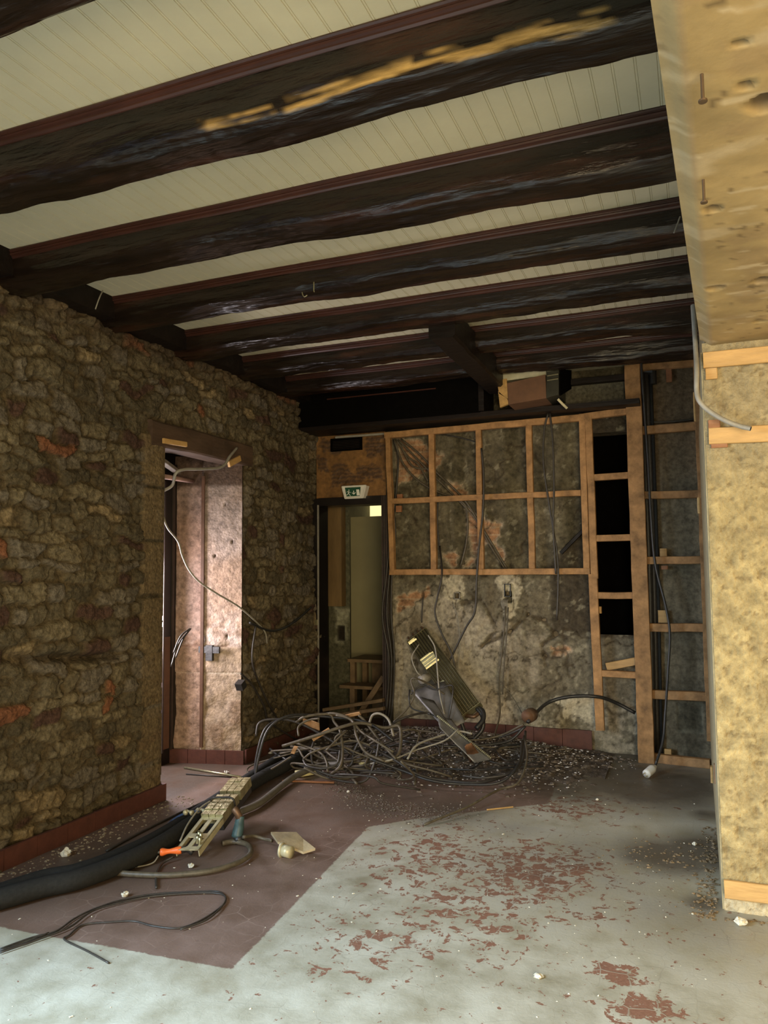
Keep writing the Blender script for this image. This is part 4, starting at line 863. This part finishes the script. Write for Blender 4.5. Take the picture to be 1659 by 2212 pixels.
# rubble bank
def bankfn(u, v):
    x, y = u-3.25, v+5.1; n = fbm(u, v, 13, 4, 131)
    h = .17*np.exp(-(((x+2.0)/1.1)**2+((y-6.15)/.55)**2))+(n-.5)*.05-.022
    c = np.ones(u.shape+(3,))*np.array([.085, .065, .048])*(.4+1.3*n)[..., None]
    return h, c
bank = grid('rubble_bank', (-3.25, 5.1, 0), (1, 0, 0), (0, 1, 0), (0, 0, 1), 2.6, 1.42, .015, bankfn, mat('rubble_dirt', attr=True, rough=.85, noise=50, var=.7, bump=.9, bscale=80), kind='stuff')
tag(bank, 'low bank of dark rubble and dust along the foot of the back wall', 'rubble')
def chips(name, label, n_, sampler, s0, s1, m_, cat='rubble', flat=.5):
    V = []; F = []
    for i in range(n_):
        x_, y_, z_ = sampler(); s_ = random.uniform(s0, s1)*random.choice((.5, .7, 1)); a = random.uniform(0, 6.28); ca, sa = math.cos(a), math.sin(a)
        k = len(V); e = random.uniform(.5, 1.6)
        for dx, dy, dz in ((-1, -1, 0), (1, -.8, 0), (.9, 1, 0), (-1, .8, 0), (-.5, -.5, 1), (.6, -.4, .9), (.4, .6, 1.1), (-.6, .4, .8)):
            px_ = dx*s_*e*random.uniform(.7, 1.1); py_ = dy*s_*random.uniform(.7, 1.1)
            V.append((x_+px_*ca-py_*sa, y_+px_*sa+py_*ca, z_+dz*s_*flat*random.uniform(.6, 1.4)))
        F += [(k, k+3, k+2, k+1), (k+4, k+5, k+6, k+7), (k, k+1, k+5, k+4), (k+1, k+2, k+6, k+5), (k+2, k+3, k+7, k+6), (k+3, k, k+4, k+7)]
    o = link_mesh(name, V, F, m_); return tag(o, label, cat, kind='stuff')
def s_bank():
    while True:
        x_ = random.gauss(-1.75, .60); y_ = 6.35-abs(random.gauss(0, .55))
        if -3.1 < x_ < -.42 and y_ > 5.0+.25*math.sin(x_*5) and (x_ < -.8 or y_ > 5.9): return x_, y_, gz(x_, y_)-.004
chips('brick_chips', 'dark rubble chips strewn below the coil and the grid frame', 1700, s_bank, .006, .022, m_chip)
chips('glint_flakes', 'bright flakes added as glints over the rubble bank', 1300, s_bank, .003, .012, m_glint, 'glint flakes', .35)  # bright flakes added to stand in for side-light glints
def s_base():
    y_ = random.uniform(2.0, 4.35); x_ = XL+.07+abs(random.gauss(0, .12)); return x_, y_, 0
chips('plaster_crumbs', 'crumbs of mortar fallen along the left red tile skirting', 650, s_base, .003, .011, mat('mortar_crumb', (.25, .20, .13), .7, noise=50, var=.6))
def s_ring():
    t_ = random.uniform(0, 1); P = smooth([PZ(735, 1700), PZ(760, 1725), PZ(830, 1750), PZ(920, 1765), PZ(1010, 1765)], 10); q = P[int(t_*(len(P)-1))]; return q[0]+random.gauss(0, .07), q[1]+random.gauss(0, .10)+.05, 0
chips('swept_crumbs', 'curved drift of swept grit in front of the cable heap', 900, s_ring, .003, .009, m_chip)
def s_pier():
    k = random.random()
    if k < .45: q = PZ(1548, random.uniform(1790, 1990)); return q[0]-abs(random.gauss(0, .05)), q[1], 0
    if k < .75: q = PZ(1450, 1850); return q[0]+random.gauss(0, .17), q[1]+random.gauss(0, .13), 0
    return random.uniform(.06, .8), PYR-.06-abs(random.gauss(0, .025)), 0
chips('pier_crumbs', 'dark crumbs and splinters gathered at the foot of the pier', 520, s_pier, .003, .013, mat('pier_crumb', (.17, .12, .065), .8, noise=50, var=.7))
def s_all(): return random.uniform(-3.1, .02), random.uniform(2.0, 6.0), 0
chips('scattered_crumbs', 'tiny pale crumbs scattered across the whole floor', 420, s_all, .002, .006, m_chalk)

# foam and plaster lumps
def lump(px, py, s_, m_, label, z=0.0, flat=.7, name='plaster_lump', cat='rubble lump'):
    p = PZ(px, py, z); import mathutils
    V = []; F = []; nu_, nv_ = 10, 7
    for j in range(nv_+1):
        th = math.pi*j/nv_
        for i in range(nu_):
            a = 2*math.pi*i/nu_; d = Vector((math.sin(th)*math.cos(a), math.sin(th)*math.sin(a), math.cos(th)))
            r_ = s_*(.75+.5*mathutils.noise.noise(d*1.6+Vector((px, py, 0))))
            V.append((p[0]+d.x*r_, p[1]+d.y*r_, z+max(0, (d.z*flat+flat*.85))*r_))
    for j in range(nv_):
        for i in range(nu_): F.append((j*nu_+i, (j+1)*nu_+i, (j+1)*nu_+(i+1) % nu_, j*nu_+(i+1) % nu_))
    return tag(link_mesh(name, V, F, m_), label, cat)
lump(143, 1850, .035, m_chalk, 'cream plaster lump by the left skirting, the one nearer the skirting')
lump(135, 1878, .034, m_chalk, 'flat pale plaster flake between the cream lump and the black hose', flat=.25)
lump(270, 1937, .022, m_chalk, 'white plaster lump between the black hose and the thin wire loop')
lump(489, 1671, .022, m_white, 'white foam lump on the bare floor before the side doorway')
lump(552, 1632, .035, m_white, 'white foam block against the left end of the cable heap')
lump(585, 1628, .028, m_white, 'ragged white foam piece on the floor behind the hoses', flat=.4)
lump(413, 1874, .02, m_chalk, 'small grey stone below the bracket of the slatted unit')
lump(932, 1628, .035, m_white, 'bright white lump in the rubble left of the metal strip', .05)
lump(925, 1618, .02, m_white, 'smaller white lump behind the bright one in the rubble', .06)
lump(752, 1712, .012, m_white, 'tiny white pebble on the swept grit')
lump(1163, 2111, .022, m_chalk, 'crumpled pale scrap on the painted floor near the bottom', flat=.3)
lump(1500, 1826, .016, m_chalk, 'pale crumb on the dirt stain by the pier')
lump(1600, 1998, .03, m_chalk, 'pale stone chip at the foot of the pier')
lump(1290, 1729, .012, m_chalk, 'little pale crumb on the grey floor before the post')
lump(785, 1655, .04, mat('yellow_foam', (.62, .56, .30), .6, noise=20, var=.3), 'yellowish foam block at the front of the heap', .03, name='foam_block', cat='foam')
tag(MB().batten(PZ(640, 1672, .025), PZ(688, 1664, .025), .05, .04, side=(0, 0, 1)).build('foam_block', MATS['yellow_foam']), 'long pale yellow foam bar in front of the hoses', 'foam')
tag(MB().batten(PZ(610, 1687, .01), PZ(722, 1690, .01), .02, .012, side=(0, 0, 1)).build('wood_lath', mat('reddish_pine')), 'thin reddish lath on the floor before the heap', 'lath')
tag(MB().batten(PZ(1052, 1749, .006), PZ(1108, 1743, .006), .012, .008, side=(0, 0, 1)).build('wood_splinter', m_pine2), 'pale wood splinter at the edge of the paint', 'splinter')
tag(MB().cyl(PZ(398, 1658, .01), PZ(530, 1680, .01), .008, 8).build('metal_rod', m_alu, None, True), 'thin bright rod on the floor before the side doorway', 'rod')
tag(MB().cyl(PZ(402, 1672, .006), PZ(500, 1679, .006), .005, 8).build('metal_rod', m_cab2, None, True), 'thin dark rod in front of the bright rod', 'rod')
tag(MB().tube([PZ(230, 1838, .008), PZ(300, 1800, .008), PZ(380, 1760, .008), PZ(440, 1732, .008)], .007, 8, 4).build('metal_rod', m_cab2, None, True), 'long dark rod lying between the skirting and the black hoses', 'rod')
# cardboard scraps in the heap
for a, b, wd, lb in (((655, 1560, 5.15), (690, 1570, 5.15), .07, 'tan torn card stuck in the back of the heap'), ((675, 1598, 5.0), (712, 1575, 5.05), .03, 'orange splintered card sticking out of the heap'), ((745, 1548, 5.3), (778, 1541, 5.3), .03, 'reddish wood splinter on top of the heap'), ((632, 1628, 4.95), (640, 1612, 5.0), .03, 'pale torn card leaning on the end of the hoses')):
    tag(MB().batten(PY(*a), PY(*b), wd, .006, side=(0, 1, .5), jit=.006).build('card_scrap', mat('tan_card', (.42, .24, .11), .7, noise=20, var=.35)), lb, 'card scrap')
# thin wires foreground
cable([PZ(*p, .006) for p in ((0, 2050), (70, 2025), (120, 2012), (160, 1985), (200, 1965), (260, 1945), (330, 1932), (430, 1926), (475, 1927), (488, 1945), (470, 1965), (430, 1990), (385, 2005), (330, 2000), (290, 1990), (240, 1992), (180, 1998), (150, 2020), (140, 2030), (190, 2055), (235, 2080))], .004, m_cab2, 'thin black wire loop on the floor at lower left', sub=8)
cable([PZ(*p, .010) for p in ((0, 2058), (80, 2030), (150, 2003), (200, 1968), (260, 1950), (330, 1936), (430, 1929), (480, 1932), (485, 1950), (450, 1985), (390, 2008))], .004, m_cab2, 'second strand beside the thin black wire loop', sub=8)
cable([PZ(*p, .008) for p in ((0, 2053), (60, 2035), (105, 2015))], .004, m_cab2, 'stray wire end at the left edge beside the wire loop')
# big lagged hoses
def hose(L, r_, label, m_=m_foam):
    P3 = [PZ(x_, y_, z_) for x_, y_, z_ in L]
    if L[0][0] < 100: P3 = [np.array([-2.55, .3, r_]), np.array([-2.85, .9, r_]), np.array([-3.02+(r_-.046)*4, 1.7, r_]), np.array([-3.06+(r_-.046)*4, 2.25, r_])]+P3
    return tag(MB().tube(P3, r_, 16, 8).build('lagged_hose', m_, None, True), label, 'hose')
hose([(60, 1925, .05), (170, 1899, .05), (270, 1862, .05), (345, 1825, .05), (410, 1782, .05), (480, 1735, .05), (560, 1683, .05), (620, 1652, .055), (672, 1622, .06)], .046, 'thick black lagged hose curving in from the left edge, the front one')
hose([(60, 1905, .04), (170, 1880, .04), (280, 1838, .04), (360, 1796, .04), (440, 1745, .04), (520, 1692, .04), (590, 1646, .045), (640, 1612, .05)], .036, 'thinner black lagged hose lying behind the thick one')
hose([(515, 1755, .03), (560, 1735, .03), (605, 1700, .03), (640, 1675, .04), (690, 1655, .06), (740, 1650, .09)], .022, 'grey hose leading from the slatted unit toward the heap', mat('olive_hose', (.11, .10, .08), .55, noise=20, var=.25))
tag(MB().tube([PZ(x_, y_, .02) for x_, y_ in ((235, 1884), (300, 1889), (370, 1890), (450, 1882), (510, 1865), (540, 1845), (535, 1825), (505, 1818), (480, 1822))], .014, 10, 8).build('ribbed_tube', m_cab, None, True), 'ribbed brown tube looping round the slatted unit on the floor', 'tube')

# ================================================================== SLATTED UNIT ON THE HOSES
def local(o, ex, ey, ez):
    M = Matrix.Identity(4)
    for i in range(3): M[i][0], M[i][1], M[i][2], M[i][3] = ex[i], ey[i], ez[i], o[i]
    return M
a = PZ(405, 1842, .045); b = PZ(522, 1690, .20)
ex = (b-a); Lu = np.linalg.norm(ex); ex /= Lu; ez = np.array([.05, -.55, .83]); ez -= ex*(ez@ex); ez /= np.linalg.norm(ez); ey = np.cross(ez, ex)
M = local(a, ex, ey, ez)
un = thing('slatted_unit', (a+b)/2*np.array([1, 1, 0]), 'broken brass coloured slatted unit lying over the black hoses', 'machine part')
g = MB(); W2 = .065
s0_ = Lu*.42
ns = 15
for i in range(ns):
    x0_ = s0_+(Lu-s0_)*i/ns; x1_ = s0_+(Lu-s0_)*(i+.86)/ns; hz = .035+random.uniform(-.003, .004)
    if i == 8: continue
    for y0_, y1_ in ((-W2, -.022), (-.018, .018), (.022, W2)): g.box((x0_, y0_, -.02), (x1_, y1_, hz+random.uniform(-.002, .002)), M)
g.build('slat_pack', m_foil, un)
MB().box((s0_, -W2+.004, -.06), (Lu-.01, W2-.004, -.02), M).build('core', m_blackp, un)
g = MB()   # bracket plate with slots: strips around two slots
g.box((0, -W2, .012), (s0_, -.045, .018), M).box((0, .045, .012), (s0_, W2, .018), M).box((0, -.012, .012), (s0_, .012, .018), M)
for x0_, x1_ in ((0, .03), (.12, .155), (s0_-.02, s0_)): g.box((x0_, -W2, .0121), (x1_, W2, .0179), M)
g.box((0, -W2, -.02), (s0_, -W2+.004, .018), M).box((0, W2-.004, -.02), (s0_, W2, .018), M); sb_ = g.build('slotted_bracket', m_cream, un)
g = MB()
for x_, y_ in ((.06, -.03), (.085, -.038), (.045, -.05), (.10, -.02)): g.tube([M @ Vector((x_, y_, .015)), M @ Vector((x_+.01, y_, .045)), M @ Vector((x_+.03, y_+.01, .04)), M @ Vector((x_+.035, y_+.012, .015))], .008, 8, 4)
g.build('brass_fitting', m_alu, sb_)
MB().tube([M @ Vector((Lu*.62, -W2-.01, -.02)), M @ Vector((Lu*.62, -W2, .045)), M @ Vector((Lu*.63, 0, .05)), M @ Vector((Lu*.62, W2, .045)), M @ Vector((Lu*.60, W2+.01, -.02))], .006, 7, 5).build('tie_cable', m_cab2, un, True)
MB().tube([M @ Vector((Lu*.66, W2, .03)), M @ Vector((Lu*.5, W2+.03, .04)), M @ Vector((Lu*.3, W2+.035, .03)), M @ Vector((Lu*.1, W2+.01, .02))], .005, 7, 5).build('side_wire', m_cab3, un, True)
oc = thing('connector', PZ(375, 1838, .03), 'orange plastic connector beside the slotted bracket', 'connector')
a = PZ(346, 1841, .045); b = PZ(392, 1836, .05); dv = b-a
MB().tube([a, a+dv*.15, a+dv*.4, a+dv*.75, b], .019, 12, 4, rf=lambda t: .85+.2*math.sin(t*9)).build('connector_body', m_orange, oc, True)
MB().tube([b, b+dv*.3, b+dv*.55+np.array([0, 0, -.02])], .016, 10, 3).build('connector_sleeve', m_blackp, oc, True)
cable([a, PZ(325, 1842, .03), PZ(300, 1855, .012), PZ(285, 1868, .01)], .007, m_cab, 'brown lead leaving the orange connector')
cable([PZ(342, 1849, .03), PZ(330, 1864, .01), PZ(300, 1872, .008), PZ(283, 1870, .008)], .004, m_cab3, 'pale thin lead below the orange connector')
cable([PZ(375, 1850, .03), PZ(350, 1866, .01), PZ(338, 1890, .01), PZ(338, 1918, .008)], .006, m_cab2, 'short dark lead trailing toward the camera from the slotted bracket')
cable([PZ(352, 1795, .03), PZ(372, 1772, .05), PZ(400, 1757, .10), PZ(430, 1752, .12)], .007, m_cabb, 'blue cable resting on the black hoses')
for px_, py_, lb in ((405, 1752, 'left cream cable gland on the black hoses'), (432, 1748, 'right cream cable gland near the slatted unit')):
    tag(MB().tube([PZ(px_-7, py_+6, .11), PZ(px_, py_, .12), PZ(px_+10, py_+4, .12)], .014, 10, 3, rf=lambda t: .8+.4*math.sin(t*7)).build('cable_gland', m_cream, None, True), lb, 'cable gland')
# teal valve
vt = thing('valve', PZ(515, 1805), 'small teal and rust coloured valve beside the slatted unit', 'valve')
a = PZ(512, 1808, .04)
MB().tube([a, a+[.005, .01, .05], a+[.01, .01, .085], a+[.015, .015, .11]], .032, 14, 4, rf=lambda t: 1-.35*t).build('valve_body', m_teal, vt, True)
MB().tube([a+[.012, .012, .09], a+[.0, .0, .13], a+[-.02, 0, .15]], .02, 10, 4).build('rusty_neck', m_copper, vt, True)
MB().tube([a+[.01, 0, -.03], a+[.01, 0, .01]], .028, 12, 1).build('foot', m_blackp, vt, True)
cable([PZ(525, 1808, .05), PZ(548, 1806, .03), PZ(570, 1812, .015), PZ(588, 1816, .015)], .010, m_cab, 'grey cable joining the teal valve to the broken tile')
# broken tile on a spool
bt = thing('broken_tile', PZ(630, 1830), 'jagged flat stone coloured piece propped on a cream spool', 'tile fragment')
Pq = [PZ(585, 1797, .09), PZ(640, 1797, .07), PZ(655, 1812, .05), PZ(681, 1832, .03), PZ(655, 1840, .02), PZ(600, 1818, .07)]
n_ = len(Pq); V = Pq+[p-np.array([0, 0, .012]) for p in Pq]
link_mesh('tile_plate', V, [tuple(range(n_)), tuple(range(2*n_-1, n_-1, -1))]+[(i, i+n_, (i+1) % n_+n_, (i+1) % n_) for i in range(n_)], m_board, bt)
a = PZ(618, 1838, .03); g = MB(); g.cyl(a+[-.02, 0, 0], a+[.035, -.01, 0], .03, 20); g.cyl(a+[-.03, 0, 0], a+[-.02, 0, 0], .038, 20); g.build('spool', m_cream, bt, True)

# ================================================================== FIN COIL LEANING ON THE WALL
A = PY(903, 1376, 6.44); B = PY(1017, 1538, 6.02)
ex = B-A; Lc = np.linalg.norm(ex); ex /= Lc; ey = np.cross(ex, np.array([.30, -1.0, .12])); ey /= np.linalg.norm(ey); ez = np.cross(ex, ey)
if ez[1] > 0: ez = -ez; ey = -ey
M = local(A, ex, ey, ez); Wc, Dc = .098, .034
cl = thing('fin_coil', (-1.95, 6.1, .1), 'long finned cooling coil leaning against the stained back wall', 'cooling coil')
g = MB(); nf = 105
for i in range(nf):
    x_ = .01+(Lc-.02)*i/nf; j = random.uniform(-.0012, .0012); tl = .004*math.sin(i*.5)*(1 if 18 < i < 34 else .2)
    g.box((x_+j, -Wc, -Dc), (x_+j+.0022, Wc, Dc), M @ Matrix.Translation((0, 0, tl)))
fb = g.build('fin_block', m_alu, cl)
g = MB()
for k in range(8):
    y_ = -Wc+.012+k*(2*Wc-.024)/7; g.cyl(M @ Vector((-.004, y_, Dc+.001)), M @ Vector((Lc, y_, Dc+.001)), .0045, 8)
g.build('tube_row', mat('dull_tube', (.10, .09, .05), .45, metal=.6), fb, True)
g = MB()
for f0, f1, w0, w1 in ((.27, .39, -Wc, .025), (.60, .65, -Wc, -.045), (.02, .05, -Wc, -.02)):
    nn = int((f1-f0)*Lc/.0055)
    for i in range(nn):
        x_ = Lc*(f0+(f1-f0)*i/nn)+random.uniform(-.002, .002); k_ = random.uniform(-.02, .015)
        g.box((-.007, w0, -.0006), (.007, w1+k_, .0006), M @ Matrix.Translation((x_, 0, Dc+.008)) @ Matrix.Rotation(random.uniform(.25, .75), 4, 'Y'))
g.build('glare_fins', mat('glare_fin', (.45, .42, .25), .4, metal=.7, noise=40, var=.25), fb)  # tilted fins added to catch light as a glare patch on the coil
for nm, x_ in (('end_plate', -.006), ('end_plate', Lc)): MB().box((x_, -Wc-.005, -Dc-.005), (x_+.006, Wc+.005, Dc+.008), M).build(nm, m_foil, cl)
MB().box((0, -Wc-.008, -Dc), (Lc, -Wc-.004, Dc), M).box((0, Wc+.004, -Dc), (Lc, Wc+.008, Dc), M).build('side_rail', m_alu, cl)
for k in range(4):
    y_ = -Wc+.025+k*.05; MB().tube([M @ Vector((-.0, y_, .02)), M @ Vector((-.045, y_, .022)), M @ Vector((-.05, y_, -.0)), M @ Vector((-.045, y_, -.022)), M @ Vector((0, y_, -.02))], .0075, 8, 5).build('return_bend', m_copper, cl, True)
g = MB(); g.tube([M @ Vector((Lc, .06, 0)), M @ Vector((Lc+.06, .08, 0)), M @ Vector((Lc+.12, .04, .0)), M @ Vector((Lc+.15, -.04, .01))], .02, 10, 5)
g.build('lower_hose', m_blackp, cl, True)
MB().tube([M @ Vector((Lc, -.05, .0)), M @ Vector((Lc+.03, -.03, .02)), M @ Vector((Lc+.06, 0, .02)), M @ Vector((Lc+.05, .04, 0))], .016, 10, 5).build('lower_bend', m_copper, cl, True)
# black loop left of the coil foot
tag(MB().tube(cpx([(975, 1590, 5.85), (968, 1550, 5.88), (975, 1527, 5.9), (985, 1535, 5.9), (1000, 1570, 5.9), (1005, 1592, 5.9)], 5.9), .016, 10, 6).build('rubber_hose', m_blackp, None, True), 'black rubber hose loop at the foot of the fin coil', 'hose')
tag(MB().tube(cpx([(1020, 1600, 5.95), (1042, 1575, 5.98), (1042, 1548, 6.0), (1030, 1530, 6.02)], 5.9), .016, 10, 6).build('rubber_hose', m_blackp, None, True), 'short black rubber hose curling right of the fin coil foot', 'hose')
# crumpled sheet metal
def sheet(name, quadpts, nu_, nv_, amp, m_, label, cat, seed, th=.004, parent=None):
    Pp = [np.array(p) for p in quadpts]; V = []; F = []
    uu, vv = np.meshgrid(np.linspace(0, 1, nu_), np.linspace(0, 1, nv_), indexing='ij'); nz = fbm(uu*3, vv*3, 1.2, 3, seed)-.5
    nrm = np.cross(Pp[1]-Pp[0], Pp[3]-Pp[0]); nrm /= np.linalg.norm(nrm)
    for s_ in (0, 1):
        for i in range(nu_):
            for j in range(nv_):
                a, b = uu[i, j], vv[i, j]; p = Pp[0]*(1-a)*(1-b)+Pp[1]*a*(1-b)+Pp[2]*a*b+Pp[3]*(1-a)*b; V.append(p+nrm*(nz[i, j]*amp+s_*th))
    K = nu_*nv_
    for i in range(nu_-1):
        for j in range(nv_-1):
            q = (i*nv_+j, (i+1)*nv_+j, (i+1)*nv_+j+1, i*nv_+j+1); F.append(q); F.append(tuple(x+K for x in reversed(q)))
    per_ = [(i, 0) for i in range(nu_)]+[(nu_-1, j) for j in range(1, nv_)]+[(i, nv_-1) for i in range(nu_-2, -1, -1)]+[(0, j) for j in range(nv_-2, 0, -1)]
    ids = [i*nv_+j for i, j in per_]
    for k in range(len(ids)): a, b = ids[k], ids[(k+1) % len(ids)]; F.append((a, a+K, b+K, b))
    o = link_mesh(name, V, F, m_, parent, True)
    if label: tag(o, label, cat)
    return o
sm = thing('sheet_metal', (-2.1, 5.8, .1), 'crumpled grey sheet metal casing in front of the fin coil', 'sheet metal')
sheet('casing_panel', [PY(888, 1492, 5.95), PY(960, 1470, 6.0), PY(1005, 1560, 5.8), PY(965, 1580, 5.7)], 9, 9, .03, m_steel, None, None, 5, parent=sm)
sheet('casing_panel', [PY(905, 1505, 5.80), PY(938, 1512, 5.82), PY(985, 1590, 5.62), PY(950, 1560, 5.62)], 8, 7, .02, m_steel, None, None, 9, parent=sm)
sheet('casing_flange', [PY(930, 1543, 5.72), PY(975, 1552, 5.74), PY(1000, 1590, 5.62), PY(985, 1590, 5.60)], 10, 8, .03, m_steel, None, None, 12, parent=sm)
MB().tube([PY(909, 1469, 5.9), PY(925, 1463, 5.98)], .035, 18, 1).build('round_cap', m_cond, sm, True)
ms = thing('metal_strip', (-1.8, 5.3, .0), 'long grey metal channel with a serrated bright edge lying on the rubble', 'metal strip')
a = PY(945, 1548, 5.52); b = PZ(1062, 1640, .11)
sheet('channel', [PZ(1025, 1648, .10), PY(950, 1572, 5.46), a, b], 14, 8, .012, m_steel, None, None, 15, parent=ms)
g = MB(); d = b-a
for k in range(40): p = a+d*(k/40); q = a+d*((k+.72)/40); g.batten(p+[0, -.006, .008], q+[0, -.006, .008], .014, .008, jit=0, ch=.001)
g.build('serrated_edge', m_alu, ms)
sheet('scrap_plate', [PY(1003, 1612, 5.36), PY(1020, 1606, 5.40), PZ(1045, 1642, .08), PZ(1015, 1646, .08)], 8, 6, .03, mat('rusty_plate', (.20, .10, .05), .6, metal=.3, noise=12, var=.5), 'rusty plate under the lower end of the metal channel', 'plate', 22)
# round box at the right of the rubble
rb = thing('round_box', PY(1145, 1560, 6.0)-np.array([0, 0, .05]), 'brown round junction box where the cables gather at the rubble edge', 'junction box')
a = PY(1140, 1548, 5.97); MB().tube([a, a+[.01, .10, .0]], .052, 18, 1).build('box_body', m_copper, rb, True); MB().tube([a+[0, -.006, 0], a], .04, 18, 1).build('box_lid', m_card, rb, True)
# broken socket boxes on the plaster
for px_, py_, lb in ((988, 1287, 'square empty socket box in the white plaster patch'), (1097, 1275, 'tall broken socket box with loose wires on the plaster')):
    p = PY(px_, py_, YB-.012); w_ = .028; h1 = .03 if px_ < 1000 else .055; g = MB()
    g.box((p[0]-w_, YB-.03, p[2]-h1), (p[0]-w_+.006, YB+.02, p[2]+h1)).box((p[0]+w_-.006, YB-.03, p[2]-h1), (p[0]+w_, YB+.02, p[2]+h1)).box((p[0]-w_, YB-.03, p[2]+h1-.006), (p[0]+w_, YB+.02, p[2]+h1)).box((p[0]-w_, YB-.03, p[2]-h1), (p[0]+w_, YB+.02, p[2]-h1+.006))
    tag(g.build('socket_box', m_blackp if px_ > 1000 else m_cond), lb, 'socket box')
g = MB(); p = PY(1092, 1302, YB-.05)
for k in range(5): g.tube([p+[.01*k-.02, .02, .03], p+[.012*k-.03, -.02, 0], p+[.01*k-.02, -.01, -.05-.01*k]], .0045, 7, 4)
tag(g.build('wire_tuft', m_cond, None, True), 'tuft of loose wire ends and clips under the tall socket box', 'wire')
tag(MB().batten(PX(1000, 0, .0)*0+PY(1275, 1130, YB-.03), PY(1212, 1195, YB-.03), .03, .03).build('charred_lath', m_darkwood), 'charred diagonal lath on the wall at the right of the grid frame', 'lath')
# bent nails under the beams
for i, (px_, py_) in enumerate(((653, 640), (678, 627))):
    p = PZ(px_, py_-6, 3.0); tag(MB().tube([p+[0, 0, .03], p, p+[(.012 if i == 0 else .0), 0, -.02], p+[(.03 if i == 0 else .004), 0, -.024+.01*(1-i)]], .003, 7, 4).build('nail', m_alu, None, True), ['hooked bright nail under the fourth beam', 'straight bright nail right of the hooked one under the fourth beam'][i], 'nail')
cable([PX(222, 628, -3.17), PX(214, 645, -3.17), PX(206, 668, -3.19)], .004, m_cab3, 'thin pale wire sticking out where the ceiling meets the stone wall')
cable([PY(1469, 468, 3.45), PY(1463, 485, 3.43), PY(1456, 503, 3.41)], .003, m_cab3, 'tiny pale wire hanging off the beam end by the soffit')
print('objects', len(bpy.data.objects))
